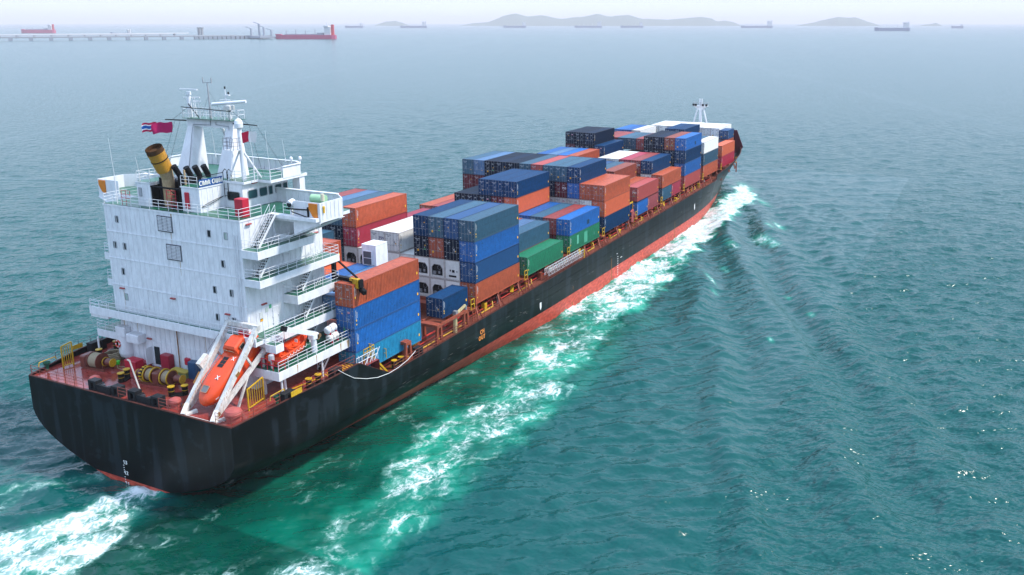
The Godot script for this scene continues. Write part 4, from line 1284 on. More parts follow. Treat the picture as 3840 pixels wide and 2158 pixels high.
func bars_mesh(H: float, s: float) -> ArrayMesh:
	var b := MB.new()
	for k in [0.27, 0.80]:
		var z: float = s * k
		b.tube(V(0.008, 0.14, z), V(0.008, H - 0.1, z), 0.017, 0.017, 5, false)
		for y in [0.16, H * 0.33, H * 0.66, H - 0.12]:
			b.box(V(0.014, y, z), V(0.04, 0.07, 0.10))
		b.bar(V(-0.012, H * 0.36, z), V(-0.012, H * 0.36 + 0.02, z - s * 0.42), 0.02, 0.04)
	for y in [0.35, H * 0.38, H * 0.64, H - 0.35]:
		b.box(V(0.024, y, s * (CW / 2 - 0.16)), V(0.03, 0.09, 0.14))
	return b.mesh()

# painted codes, placards and stickers, as small plates on the aft doors and near the corner of the starboard side
func marks_mesh(H: float, sd: int, dark: bool) -> ArrayMesh:
	var b := MB.new(); b.tinted = true
	var r := RandomNumberGenerator.new(); r.seed = sd * 77 + 5
	var ink := Color(0.02, 0.025, 0.06) if dark else Color(0.50, 0.52, 0.53)
	var x := 0.020
	b.col = ink
	# code line high on the right leaf, weights table lower down
	for g in 2:
		var y := H - 0.42 - g * 0.2
		var z := -0.92 if g == 0 else -0.72
		for k in (9 if g == 0 else 4):
			if k == 4: z += 0.07
			b.box(V(x, y, z), V(0.004, 0.105, 0.05)); z += 0.078
	var z2 := (0.14 if sd % 2 else -0.62)
	for g in 6:
		var y := H * 0.60 - g * 0.13
		for k in 4 + r.randi() % 3:
			if r.randf() < 0.6: b.box(V(x, y, z2 + k * 0.075), V(0.004, 0.06, 0.045))
	if sd % 3 != 1:
		for g in 2:
			for k in 5: b.box(V(x, H - 0.5 - g * 0.13, 0.36 + k * 0.075), V(0.004, 0.07, 0.05))
	b.box(V(x, H * 0.47, 0.52), V(0.004, 0.13, 0.11)); b.box(V(x, 0.42, -0.95), V(0.004, 0.1, 0.16))
	if sd % 4 == 1: b.box(V(x, H * 0.52, 0.38), V(0.004, 0.10, 0.22))
	b.col = Color(0.80, 0.42, 0.02)
	var wz := -0.42 if sd % 3 == 0 else 0.62
	b.prism(PackedVector2Array([V2(-0.11, 0), V2(0.11, 0), V2(0, 0.2)]), Transform3D(Basis(V(0, 0, 1), V(0, 1, 0), V(-1, 0, 0)), V(x, H * (0.30 + 0.12 * (sd % 4)), wz)), 0.004)
	if sd % 3 == 2: b.box(V(x, H * 0.30, -0.55), V(0.004, 0.30, 0.26))
	if sd % 5 == 3:
		b.col = Color(0.62, 0.02, 0.12)
		b.box(V(x, H - 0.62, 0.52), V(0.004, 0.16, 0.28))
		b.col = Color(0.75, 0.75, 0.75)
		b.box(V(x - 0.003, H - 0.62, 0.52), V(0.004, 0.05, 0.20))
	if sd % 7 == 2:
		b.col = Color(0.03, 0.45, 0.12)
		b.box(V(x, H * 0.38, 0.55), V(0.004, 0.12, 0.3))
	# upright code on the starboard side by the aft corner post
	b.col = ink
	var zz := CW / 2 + 0.003
	for g in 2:
		for k in 8 - g * 3:
			b.box(V(0.36 + g * 0.19, H - 0.40 - k * 0.14 - g * 0.2, zz), V(0.09, 0.085, 0.004))
	b.col = Color(0.78, 0.45, 0.03)
	b.box(V(0.40, H * 0.42 - (sd % 3) * 0.16, zz), V(0.16, 0.2, 0.004))
	if sd % 2: b.box(V(0.40, H * 0.24, zz), V(0.15, 0.15, 0.004))
	return b.mesh()

func far_mark_mesh(L: float, H: float, sd: int) -> ArrayMesh:
	var b := MB.new(); b.tinted = true
	b.col = Color(0.80, 0.42, 0.02)
	b.box(V(L - 0.42, H * 0.34, CW / 2 + 0.003), V(0.22, 0.32, 0.004))
	return b.mesh()

func reefer_end(H: float) -> Array:
	# machinery end of a refrigerated box: white surround, a dark recess, condenser grille and fan
	var w := MB.new(); var k := MB.new(); var f := MB.new()
	w.bx(0.03, 0.09, H * 0.70, H - 0.12, -1.09, 1.09)
	w.bx(0.03, 0.09, 0.18, H * 0.16, -1.09, 1.09)
	w.bx(0.03, 0.09, H * 0.16, H * 0.70, -1.09, -0.88); w.bx(0.03, 0.09, H * 0.16, H * 0.70, 0.88, 1.09)
	for s in [1.0, -1.0]:
		var t := Transform3D(Basis(V(0, 0, 1), V(0, 1, 0), V(-1, 0, 0)), V(0.09, 0, 0))
		w.prism(PackedVector2Array([V2(s * 0.88, H * 0.70), V2(s * 0.52, H * 0.70), V2(s * 0.88, H * 0.52)]) if s < 0.0 else PackedVector2Array([V2(0.88, H * 0.52), V2(0.88, H * 0.70), V2(0.52, H * 0.70)]), t, 0.058)
	k.bx(0.32, 0.34, H * 0.16, H * 0.70, -0.88, 0.88)
	k.bx(0.10, 0.32, H * 0.17, H * 0.19, -0.88, 0.88)
	k.bx(0.12, 0.32, H * 0.19, H * 0.42, -0.15, 0.84)
	f.bx(0.14, 0.32, H * 0.19, H * 0.34, -0.84, -0.30)
	f.tube(V(0.24, H * 0.54, 0.25), V(0.30, H * 0.54, 0.25), 0.33, 0.33, 14)
	k.tube(V(0.22, H * 0.54, 0.25), V(0.24, H * 0.54, 0.25), 0.27, 0.27, 14)
	f.bx(0.115, 0.12, H * 0.24, H * 0.38, 0.12, 0.44)
	return [w.mesh(), k.mesh(), f.mesh()]

func reefer_flat_end(H: float) -> Array:
	var w := MB.new(); var k := MB.new()
	w.bx(0.05, 0.09, 0.18, H - 0.12, -1.09, 1.09)
	for i in 4: w.bx(0.035, 0.05, H * (0.62 + i * 0.08), H * (0.66 + i * 0.08), -1.02, 1.02)
	k.bx(0.03, 0.0495, H * 0.40, H * 0.53, -0.05, 0.36); k.bx(0.03, 0.0495, H * 0.44, H * 0.53, -0.42, -0.24)
	k.bx(0.03, 0.0495, H * 0.44, H * 0.48, 0.62, 0.82)
	k.bx(0.03, 0.0495, H * 0.17, H * 0.26, -0.56, 0.62)
	return [w.mesh(), k.mesh()]

const PAINT := {
	"N": [0.005, 0.016, 0.040], "D": [0.006, 0.058, 0.165], "B": [0.007, 0.135, 0.45], "S": [0.035, 0.125, 0.205], "L": [0.095, 0.215, 0.400],
	"O": [0.600, 0.118, 0.045], "R": [0.390, 0.062, 0.052], "C": [0.360, 0.030, 0.055], "A": [0.330, 0.070, 0.035], "M": [0.120, 0.018, 0.026],
	"W": [0.740, 0.740, 0.700], "G": [0.012, 0.270, 0.130], "Y": [0.012, 0.34, 0.62], "K": [0.600, 0.015, 0.060], "T": [0.022, 0.070, 0.090], "P": [0.420, 0.085, 0.095]}
const HUE := {"N": "dark navy", "D": "deep blue", "B": "bright blue", "S": "slate blue", "L": "pale blue", "O": "orange", "R": "brick red", "C": "crimson", "A": "rust brown", "M": "maroon", "W": "white reefer", "G": "green", "Y": "cyan", "K": "scarlet", "T": "dark teal", "P": "pink red"}

func box_paint(c: String, v: int) -> StandardMaterial3D:
	var key := "container_paint_%s_%d" % [HUE[c].replace(" ", "_"), v]
	var p: Array = PAINT[c]
	var k: float = [1.0, 0.86, 1.16][v]
	return paint(key, p[0] * k, p[1] * k, p[2] * k, 0.50 if c != "W" else 0.45, 2 if (v != 2 or c in "SGB") and c != "W" else 1, 0.0, V(0.17 + 0.02 * v, 0.13, 0.19))

var box_count := 0
func container(c: String, x: float, y: float, z: float, H: float, L: float, label: String, end := "door") -> Node3D:
	var white := c == "W"
	var key := "%s %.2f %.2f" % ["w" if white else "c", L, H]
	if not box_parts.has(key):
		var d := {"side": side_mesh(L, H, white), "roof": roof_mesh(L, H, white), "frame": frame_mesh(L, H)}
		for s in [1.0, -1.0]:
			d["door%d" % int(s)] = door_mesh(H, s, white)
			d["bars%d" % int(s)] = bars_mesh(H, s)
		d["marks"] = []; d["far"] = []
		for i in 8:
			d["marks"].append(marks_mesh(H, i, white)); d["far"].append(far_mark_mesh(L, H, i))
		var fe := MB.new()
		fe.bx(L - 0.09, L - 0.05, 0.17, H - 0.11, -1.1, 1.1)
		fe.bx(0.11, L - 0.1, 0.02, 0.05, -1.1, 1.1)
		d["fore"] = fe.mesh()
		d["re"] = reefer_end(H); d["rf"] = reefer_flat_end(H)
		box_parts[key] = d
	var d: Dictionary = box_parts[key]
	box_count += 1
	var v := (box_count * 7 + int(absf(x))) % 3
	var o := thing("shipping_container", label, "container", "containers stacked on the ship's deck", V(x, y, z))
	var m := box_paint(c, v)
	var dark := m if c != "N" else m
	var fr := paint("container_frame_" + HUE[c].replace(" ", "_"), PAINT[c][0] * 0.8 + 0.01, PAINT[c][1] * 0.75 + 0.006, PAINT[c][2] * 0.75 + 0.005, 0.6, 2, 0.0, V(0.5, 0.4, 0.5))
	var add := func(called: String, mesh: Mesh, mm: Material, par: Node3D) -> MeshInstance3D:
		var q := MeshInstance3D.new()
		q.name = called
		q.mesh = mesh
		q.material_override = mm
		par.add_child(q, true)
		return q
	var sd: MeshInstance3D = add.call("side_panel", d.side, m, o)
	var s2: MeshInstance3D = add.call("side_panel_001", d.side, m, o)
	s2.transform = Transform3D(Basis(Vector3.UP, PI), V(L, 0, 0))
	add.call("roof", d.roof, m, o)
	add.call("frame", d.frame, fr, o)
	add.call("fore_end", d.fore, m, o)
	var mk := (box_count * 5 + int(z * 3.0 + 100.0)) % 8
	var plain := paint("printed_marks", 1, 1, 1, 0.6, 0)
	plain.vertex_color_use_as_albedo = true
	if end == "door":
		for s in [1, -1]:
			var dr: MeshInstance3D = add.call("door" if s == 1 else "door_001", d["door%d" % s], dark, o)
			add.call("lock_bars", d["bars%d" % s], paint("galvanised_bars", 0.24, 0.26, 0.28, 0.5, 0) if c != "W" else paint("grey_bars", 0.25, 0.27, 0.30, 0.5, 0), dr)
		add.call("markings", d.marks[mk], plain, o).set_meta("kind", "stuff")
	elif end == "unit":
		add.call("end_panel", d.re[0], m, o)
		var u: MeshInstance3D = add.call("cooling_unit", d.re[1], paint("black_unit", 0.012, 0.014, 0.018, 0.5, 0), o)
		add.call("fan", d.re[2], paint("grey_unit", 0.22, 0.23, 0.24, 0.5, 1), u)
	else:
		add.call("end_panel", d.rf[0], m, o)
		add.call("vent", d.rf[1], paint("black_unit", 0.012, 0.014, 0.018, 0.5, 0), o)
	if c != "W": add.call("side_sticker", d.far[mk], plain, o)
	return o

# bays from aft: first x, base height, tier height, columns from starboard, each written from the bottom up
# '.' hidden or empty tier, w reefer with its cooling unit aft, W reefer with its doors aft, V reefer with a flat aft end
const BAYS := [
	[-24.9, 7.8, 2.6, ["YBBO"], "bay against the house"],
	[-24.2, 8.2, 2.7, ["", "..L", "..L", "..B", "..O", "..OO", "..RO", "..SO", "..BN", "..N", ".MN", ".RM"], "bay against the house"],
	[0.0, 8.6, 2.88, ["ODBS", "wVND", "wwAS", "wwND", "ww", "VVW", "WWW", "ww", "WwCO", "WTNS", ".TNL", ".MNR"], "second bay from the house"],
	[14.6, 8.69, 2.87, ["G", "RS", ".L", ".O", ".B", ".R", ".S", ".N", ".O", ".D", ".C"], "third bay from the house"],
	[29.2, 8.78, 2.77, ["GB", "MR", ".S", ".B", ".NOD", ".NMD", ".NND", ".NN", ".BN", ".S", ".R", ".O"], "fourth bay from the house"],
	[43.5, 9.0, 2.87, ["DOO", "NWO", ".WBD", ".WMS", ".WNS", "..NR", "..MS", "..NN", "..BN", "..NN", "..ML", ".NMS"], "fifth bay from the house"],
	[59.5, 8.9, 2.82, [".R", "NO", ".WA", "..S", "..D", "..R", "..B", ".N", ".N", ".R", ".B", ".N"], "sixth bay from the house"],
	[73.9, 9.15, 2.78, [".O", "NWD", "..R", "..C", "..W", "..W", ".B", ".R", "..O", "..B", "..L", "..B"], "seventh bay from the house"],
	[88.5, 9.4, 2.82, ["RBDB", "NNNA", "..NN", "..NN", ".N", ".S", ".B", ".R", "..D", "..NN", "..NN", "..MN"], "fourth bay from the bow"],
	[102.7, 9.6, 2.83, ["OSW", "NNS", "..DD", "..ND", "..N", "..S", "..R", "..S", "..S", "..R", "..R", "..N"], "third bay from the bow"],
	[118.3, 9.72, 2.79, ["KO", "NN", ".B", ".S", ".N", ".R", ".S", ".N", ".S", "..W", "..B", "..B"], "second bay from the bow"],
	[132.5, 9.5, 2.82, ["", "", "..W", "..W", "..W", "..W", "..W", "..W", "..W", "..W"], "bay nearest the bow"]]

func make_containers() -> void:
	var rows := ["outermost starboard row", "second row from starboard", "third row from starboard", "fourth row from starboard", "fifth row from starboard", "sixth row from starboard", "sixth row from port", "fifth row from port", "fourth row from port", "third row from port", "second row from port", "outermost port row"]
	var tiers := ["bottom tier", "second tier", "third tier", "fourth tier"]
	for b in BAYS:
		for k in b[3].size():
			var s: String = b[3][k]
			for t in s.length():
				var c := s[t]
				if c == ".": continue
				var end := "door"
				if c == "w": end = "unit"
				if c == "V": end = "flat"
				if c in "wV": c = "W"
				var H: float = b[2] - 0.03
				var tt: String = "topmost tier" if t == s.length() - 1 else tiers[t]
				container(c, b[0], b[1] + t * b[2], 14.75 - 1.23 - k * 2.459, H, 12.19, "%s container, %s, %s, %s" % [HUE[c], tt, rows[k], b[4]], end)
	# the twenty-foot boxes
	var tw := [["D", -8.05, 9.1, 13.52, 2.56, "deep blue short container alone on red pedestals ahead of the bright blue stack"],
		["S", -7.9, 14.3, -8.6, 2.7, "slate blue short container on port side behind the orange bay against house"],
		["B", 59.5, 8.9, 13.52, 2.60, "bright blue short container, bottom tier, under brick red box, sixth bay starboard edge"],
		["P", 65.6, 8.9, 13.52, 2.60, "pink red short container beside bright blue short one, bottom tier, sixth bay"],
		["S", 73.9, 9.15, 13.52, 2.68, "slate blue short container, bottom tier under orange box, seventh bay starboard edge"],
		["C", 80.05, 9.15, 13.52, 2.68, "mauve crimson short container beside slate short one, bottom tier, seventh bay"],
		["O", 132.3, 12.7, 11.06, 2.35, "orange short container under the deep blue one at the bow, starboard side"],
		["D", 132.3, 15.1, 11.06, 2.35, "deep blue short container in front of the white reefers near the bow, starboard"]]
	for e in tw:
		container(e[0], e[1], e[2], e[3], e[4], 6.06, e[5])
	# repaired and bleached patches on the fourth bay's outer boxes
	for o in get_children():
		if not o.has_meta("label"): continue
		var lb: String = o.get_meta("label")
		if lb.begins_with("green container, bottom tier, outermost starboard row, fourth"):
			for e in [[3.2, 1.6, 0.7, 1.5, 0.10, 0.42, 0.27], [6.4, 1.35, 1.3, 1.9, 0.055, 0.33, 0.20], [9.9, 1.2, 0.5, 0.5, 0.02, 0.2, 0.12]]:
				var b := MB.new(); b.box(V(e[0], e[1], CW / 2 + 0.001), V(e[2], e[3], 0.004))
				put("paint_patch", b, paint("patch_%d" % int(e[0] * 10), e[4], e[5], e[6], 0.6, 1), o)
		if lb.begins_with("bright blue container, topmost tier, outermost starboard row, fourth"):
			var b := MB.new(); b.box(V(7.4, 1.0, CW / 2 + 0.001), V(0.9, 0.75, 0.004))
			put("paint_patch", b, paint("patch_dark", 0.012, 0.05, 0.10, 0.6, 1), o)
	# visible lettering on two sets of doors
	var blue := paint("dark_blue_print", 0.03, 0.02, 0.12, 0.6, 0)
	var white := paint("white_mark", 0.75, 0.75, 0.74, 0.6, 0)
	for o in get_children():
		if not o.has_meta("category") or o.get_meta("category") != "container": continue
		var l: String = o.get_meta("label")
		var aft := Basis(V(0, 0, 1), V(0, 1, 0), V(-1, 0, 0))
		if l.begins_with("white reefer container, topmost tier, sixth row from port, second"):
			letters("751", 0.42, blue, Transform3D(aft, V(0.03, 1.85, 0.62)), o, "door_lettering")
		if l.begins_with("maroon container, third tier, fourth row from starboard, fifth") or l.begins_with("brick red container, topmost tier, outermost starboard row, sixth") or l.begins_with("brick red container, topmost tier, third row from starboard, seventh"):
			letters("751", 0.42, white, Transform3D(aft, V(0.03, 1.75, 0.62)), o, "door_lettering")

func winch(at: Vector3, label: String, drums: Array, turn := 0.0) -> void:
	# drums: [kind, z0, z1, radius]; axis along z at 0.8 m above the bed
	var t := thing("mooring_winch", label, "winch", "mooring winches on the aft deck", at)
	t.rotation.y = turn
	var brown := paint("brown_winch_paint", 0.20, 0.050, 0.032, 0.45, 2)
	var yellow := paint("safety_yellow", 0.72, 0.43, 0.012, 0.45, 2, 0.0, V(0.5, 0.5, 0.5))
	var ropem := paint("beige_rope", 0.42, 0.34, 0.22, 0.85, 2, 0.0, V(1.5, 6.0, 1.5))
	var bed := MB.new()
	var z0 := 99.0; var z1 := -99.0
	for d in drums:
		z0 = minf(z0, d[1]); z1 = maxf(z1, d[2])
	bed.bx(-0.75, -0.6, 0, 0.22, z0 + 0.5, z1 - 0.5); bed.bx(0.6, 0.75, 0, 0.22, z0 + 0.5, z1 - 0.5)
	bed.tube(V(0, 0.85, z0), V(0, 0.85, z1), 0.12, 0.12, 8)
	for d in drums:
		if d[0] == "flange": bed.prism(PackedVector2Array([V2(-0.55, 0), V2(0.55, 0), V2(0.2, 0.9), V2(-0.2, 0.9)]), Transform3D(Basis.IDENTITY, V(0, 0, d[1] - 0.06)), 0.06)
	put("bed", bed, brown, t)
	for d in drums:
		var b := MB.new()
		var r: float = d[3] if d.size() > 3 else 0.5
		var a := V(0, 0.85, d[1]); var c := V(0, 0.85, d[2])
		match d[0]:
			"rope":
				var n := int((d[2] - d[1]) / 0.11)
				for i in n:
					var p := a.lerp(c, (i + 0.5) / n)
					b.tube(p - V(0, 0, 0.055), p, r - 0.03, r, 16, false); b.tube(p, p + V(0, 0, 0.055), r, r - 0.03, 16, false)
				put("rope_drum", b, ropem, t)
			"flange":
				b.tube(a, c, r, r, 20)
				put("flange", b, yellow if d[4] else brown, t)
				if d[4]:
					var k := MB.new(); k.tube(a - V(0, 0, 0.01), c + V(0, 0, 0.01), r * 0.86, r * 0.86, 20)
					put("disc", k, brown, t)
			"gear":
				b.cbox(-0.75, 0.75, 0.1, 1.45, d[1], d[2], 0.12)
				put("gear_case", b, brown, t)
			"cog":
				b.tube(a, c, r, r, 24)
				var cg := put("gear_wheel", b, paint("greased_black", 0.015, 0.014, 0.014, 0.4, 1), t)
				var y := MB.new()
				for i in 14:
					var u := TAU * i / 14.0
					y.box(V(cos(u) * r, 0.85 + sin(u) * r, (d[1] + d[2]) / 2), V(0.14, 0.14, d[2] - d[1] + 0.04), Basis(V(0, 0, 1), u))
				put("guard", y, yellow, cg)
			"head":
				b.tube(a, a.lerp(c, 0.5), r, r * 0.8, 16); b.tube(a.lerp(c, 0.5), c, r * 0.8, r, 16)
				put("warping_head", b, brown, t)
				var y := MB.new(); y.tube(c if d[4] > 0 else a, (c if d[4] > 0 else a) + V(0, 0, 0.06 * d[4]), r * 1.1, r * 1.1, 16)
				put("rim", y, yellow, t)

func bollard_pair(a: Vector3, b: Vector3, label: String) -> void:
	var t := thing("bollard", label, "bollard", "yellow topped bollards on deck", a)
	var k := MB.new(); var y := MB.new()
	for p in [Vector3.ZERO, b - a]:
		k.tube(p, p + V(0, 0.95, 0), 0.30, 0.30, 14); y.tube(p + V(0, 0.95, 0), p + V(0, 1.02, 0), 0.36, 0.36, 14)
		y.tube(p + V(0, 0.5, 0), p + V(0, 0.56, 0), 0.305, 0.305, 14, false)
	k.bar(V(0, 0.06, 0), b - a + V(0, 0.06, 0), 0.85, 0.12)
	put("post", k, paint("greased_black", 0.015, 0.014, 0.014, 0.4, 1), t)
	put("cap", y, paint("safety_yellow", 0.72, 0.43, 0.012, 0.45, 2, 0.0, V(0.5, 0.5, 0.5)), t)

func chock(at: Vector3, turn: float, label: String, w := 1.1, roller := false) -> void:
	var t := thing("fairlead", label, "fairlead", "black fairleads along the deck edge", at)
	t.rotation.y = turn
	var b := MB.new()
	var blk := paint("worn_black_steel", 0.022, 0.024, 0.028, 0.5, 2)
	if not roller:
		b.bx(-0.4, 0.4, 0, 0.22, -w / 2, w / 2); b.bx(-0.4, 0.4, 0.9, 1.12, -w / 2, w / 2)
		b.bx(-0.4, 0.4, 0.22, 0.9, -w / 2, -w * 0.2); b.bx(-0.4, 0.4, 0.22, 0.9, w * 0.2, w / 2)
		b.bx(0.3, 0.36, 0.22, 0.9, -w * 0.2, w * 0.2)
		put("chock", b, blk, t)
	else:
		b.bx(-0.4, 0.5, 0, 0.12, -1.0, 1.0); b.bx(-0.35, -0.2, 0.12, 0.8, -1.0, 1.0); b.bx(-0.3, 0.4, 0.72, 0.82, -1.0, -0.7); b.bx(-0.3, 0.4, 0.72, 0.82, 0.7, 1.0)
		put("frame", b, blk, t)
		for z in [-0.5, 0.5]:
			var r := MB.new(); r.tube(V(0, 0.12, z), V(0, 0.75, z), 0.3, 0.26, 14); r.tube(V(0, 0.75, z), V(0, 0.8, z), 0.12, 0.12, 8)
			put("roller", r, paint("polished_roller", 0.10, 0.11, 0.12, 0.3, 1, 0.6), t)

func gate(a: Vector3, c: Vector3, h: float, n: int, label: String) -> void:
	var t := thing("yellow_gate", label, "gate", "yellow barred gates on the aft deck", a)
	var y := paint("safety_yellow", 0.72, 0.43, 0.012, 0.45, 2, 0.0, V(0.5, 0.5, 0.5))
	var d := c - a
	var f := MB.new()
	f.bar(V(0, 0, 0), V(0, h, 0), 0.12, 0.12, V(1, 0, 0)); f.bar(d, d + V(0, h + 0.25, 0), 0.12, 0.12, V(1, 0, 0))
	f.bar(V(0, h, 0), d + V(0, h + 0.25, 0), 0.1, 0.1); f.bar(V(0, 0.25, 0), d + V(0, 0.25, 0), 0.1, 0.1)
	put("frame", f, y, t)
	for i in n:
		var q := d * ((i + 1.0) / (n + 1))
		var b := MB.new(); b.tube(q + V(0, 0.25, 0), q + V(0, h + 0.25 * (i + 1.0) / (n + 1), 0), 0.035, 0.035, 6)
		put("bar", b, y, t)

func crate(called: String, at: Vector3, s: Vector3, m: Material, label: String, cat: String, lid: Material = null) -> void:
	var t := thing(called, label, cat, "", at)
	var b := MB.new(); b.cbox(-s.x / 2, s.x / 2, 0, s.y, -s.z / 2, s.z / 2, minf(0.05, s.y * 0.1))
	put("body", b, m, t)
	var l := MB.new()
	if lid:
		l.cbox(-s.x / 2 - 0.03, s.x / 2 + 0.03, s.y - 0.02, s.y + 0.14, -s.z / 2 - 0.03, s.z / 2 + 0.03, 0.05)
		put("lid", l, lid, t)
	else:
		l.bx(-s.x / 2 - 0.02, -s.x / 2, 0.08, s.y - 0.1, -s.z / 2 + 0.06, s.z / 2 - 0.06)
		put("door", l, m, t)

func make_aft_gear() -> void:
	winch(V(-37.7, 9.1, -0.2), "yellow ringed mooring winch in the middle of the aft deck", [["head", -3.0, -2.35, 0.36, -1], ["cog", -2.2, -1.95, 0.78], ["flange", -1.75, -1.66, 0.86, 1], ["rope", -1.65, -0.85, 0.62], ["flange", -0.84, -0.75, 0.86, 1], ["gear", -0.6, 0.25], ["flange", 0.4, 0.49, 0.86, 1], ["rope", 0.5, 1.3, 0.66], ["flange", 1.31, 1.4, 0.86, 1], ["head", 1.9, 2.7, 0.42, 1]], 0.12)
	winch(V(-37.6, 9.1, -9.9), "rope wound mooring winch at the port side of aft deck", [["gear", -2.0, -1.2], ["flange", -0.9, -0.82, 0.9, 0], ["rope", -0.8, 0.35, 0.82], ["flange", 0.36, 0.44, 0.9, 0], ["flange", 0.9, 0.96, 0.5, 1], ["head", 1.2, 1.9, 0.42, 1]], 0.1)
	bollard_pair(V(-39.4, 9.1, 3.2), V(-38.6, 9.1, 4.2), "pair of yellow topped bollards left of the orange lifeboat's foot")
	bollard_pair(V(-39.2, 9.1, -4.4), V(-38.2, 9.1, -4.8), "pair of yellow topped bollards beside the leaning white pole")
	bollard_pair(V(-35.6, 9.1, -12.6), V(-33.0, 9.1, -13.2), "pair of black bollards at the port corner beside the rope coil")
	bollard_pair(V(-31.9, 9.1, 14.3), V(-30.6, 9.1, 14.4), "pair of yellow topped bollards below the rescue boat deck, starboard edge")
	bollard_pair(V(-18.6, 6.4, 15.0), V(-17.3, 6.4, 15.0), "pair of yellow topped bollards below the cyan container")
	chock(V(-41.7, 9.12, -5.0), 0.0, "square black fairlead leftmost on the stern edge")
	chock(V(-41.7, 9.12, -3.4), 0.0, "twin roller fairlead left of the middle on the stern edge", 1.1, true)
	chock(V(-41.75, 9.12, -1.5), 0.0, "square black fairlead right of the left roller on stern edge")
	chock(V(-41.75, 9.12, 0.9), 0.0, "square black fairlead just right of the leaning white pole's foot")
	chock(V(-41.75, 9.12, 2.5), 0.0, "twin roller fairlead right of the middle on the stern edge", 1.1, true)
	chock(V(-41.75, 9.12, 4.2), 0.0, "square black fairlead rightmost on the stern edge")
	chock(V(-35.6, 9.15, 14.9), PI / 2, "square black fairlead on starboard edge beside the yellow gate", 1.5)
	chock(V(-34.2, 9.15, -14.9), PI / 2, "square black fairlead on the port edge below the house", 1.9)
	chock(V(-29.0, 9.2, 15.3), PI / 2, "black fairlead on starboard edge under the rescue boat deck", 1.3)
	chock(V(-14.6, 6.6, 15.5), PI / 2, "round mouthed black fairlead with white rope beside the red portal", 1.1)
	gate(V(-39.35, 9.1, -13.4), V(-38.3, 9.1, -13.2), 2.45, 4, "tall yellow gate at the port corner of the aft deck")
	gate(V(-38.7, 9.1, 12.9), V(-36.2, 9.1, 12.4), 2.2, 6, "tall yellow gate on starboard side beside the lifeboat ramp")
	var red := paint("fire_red", 0.50, 0.012, 0.035, 0.4, 1)
	crate("fire_locker", V(-35.0, 9.1, -2.45), V(0.7, 1.9, 1.3), paint("crimson_locker", 0.33, 0.008, 0.030, 0.4, 1), "crimson locker against the white wall behind the winch", "locker")
	crate("fire_locker", V(-34.75, 10.2, 0.35), V(0.3, 0.75, 0.7), red, "small red hose box on the wall above the pale green chests", "hose box")
	crate("blue_locker", V(-35.2, 9.1, 1.75), V(0.7, 1.9, 1.1), paint("locker_blue", 0.020, 0.080, 0.17, 0.4, 1), "dark blue locker against the wall left of the lifeboat ramp", "locker")
	var gy := paint("pale_green_chest", 0.30, 0.36, 0.13, 0.6, 1); var yl := paint("yellow_lid", 0.52, 0.40, 0.06, 0.6, 1)
	crate("chest", V(-35.3, 9.1, -0.75), V(0.7, 0.55, 1.05), gy, "left of the two pale green chests with yellow lids", "chest", yl)
	crate("chest", V(-35.4, 9.1, 0.45), V(0.75, 0.55, 1.2), gy, "right of the two pale green chests with yellow lids", "chest", yl)
	crate("red_cabinet", V(-36.1, 9.1, -6.3), V(1.1, 0.95, 1.7), red, "low red cabinet behind the leaning white pole", "cabinet", red)
	crate("red_cabinet", V(-34.95, 9.1, -6.0), V(0.6, 0.45, 1.2), red, "small red box against the white wall behind the low cabinet", "box")
	var white := paint("white_ship_paint", 0.8, 0.8, 0.8)
	crate("wall_cabinet", V(-35.0, 12.1, -9.0), V(0.8, 1.1, 1.5), white, "left white cabinet hung on the house's aft wall at port", "cabinet")
	crate("wall_cabinet", V(-35.1, 11.75, -6.9), V(1.0, 0.95, 1.9), white, "right white cabinet with rust streaks hung on the aft wall", "cabinet")
	# lifebuoy
	var lb := thing("lifebuoy", "red lifebuoy with white bands on the wall under the cabinets", "lifebuoy", "", V(-35.45, 11.2, -9.5))
	var ring := MB.new(); var band := MB.new()
	for i in 24:
		var u0 := TAU * i / 24.0; var u1 := TAU * (i + 1) / 24.0
		(band if i % 6 == 0 else ring).tube(V(0, sin(u0) * 0.36, cos(u0) * 0.36), V(0, sin(u1) * 0.36, cos(u1) * 0.36), 0.085, 0.085, 8, false)
	put("ring", ring, paint("lifebuoy_red", 0.55, 0.05, 0.03, 0.5, 0), lb); put("band", band, white, lb)
	var cas := MB.new(); cas.lathe([Vector2(0.01, 0), Vector2(0.85, 0.15), Vector2(0.95, 0.5), Vector2(0.95, 3.0)], Transform3D(Basis.from_scale(V(0.75, 1, 1.0)), V(-34.7, 9.5, -9.1)), 18)
	put("rounded_casing", cas, white, ship)
	# leaning pole
	var po := thing("leaning_pole", "rust streaked white pole leaning over the stern fairleads", "pole", "", V(-40.6, 9.2, 0.3))
	var pm := MB.new(); pm.tube(V(0, 0, 0), V(0.75, 2.9, -2.2), 0.09, 0.075, 10); pm.tube(V(0.75, 2.9, -2.2), V(0.85, 2.92, -2.65), 0.1, 0.08, 8)
	put("spar", pm, paint("rust_streaked_white", 0.72, 0.66, 0.58, 0.6, 2, 0.0, V(1, 1, 1)), po)
	var pf := MB.new(); pf.tube(V(-0.05, -0.1, 0.1), V(0.06, 0.2, -0.1), 0.13, 0.12, 8)
	put("heel", pf, paint("safety_yellow", 0.7, 0.4, 0.01), po)
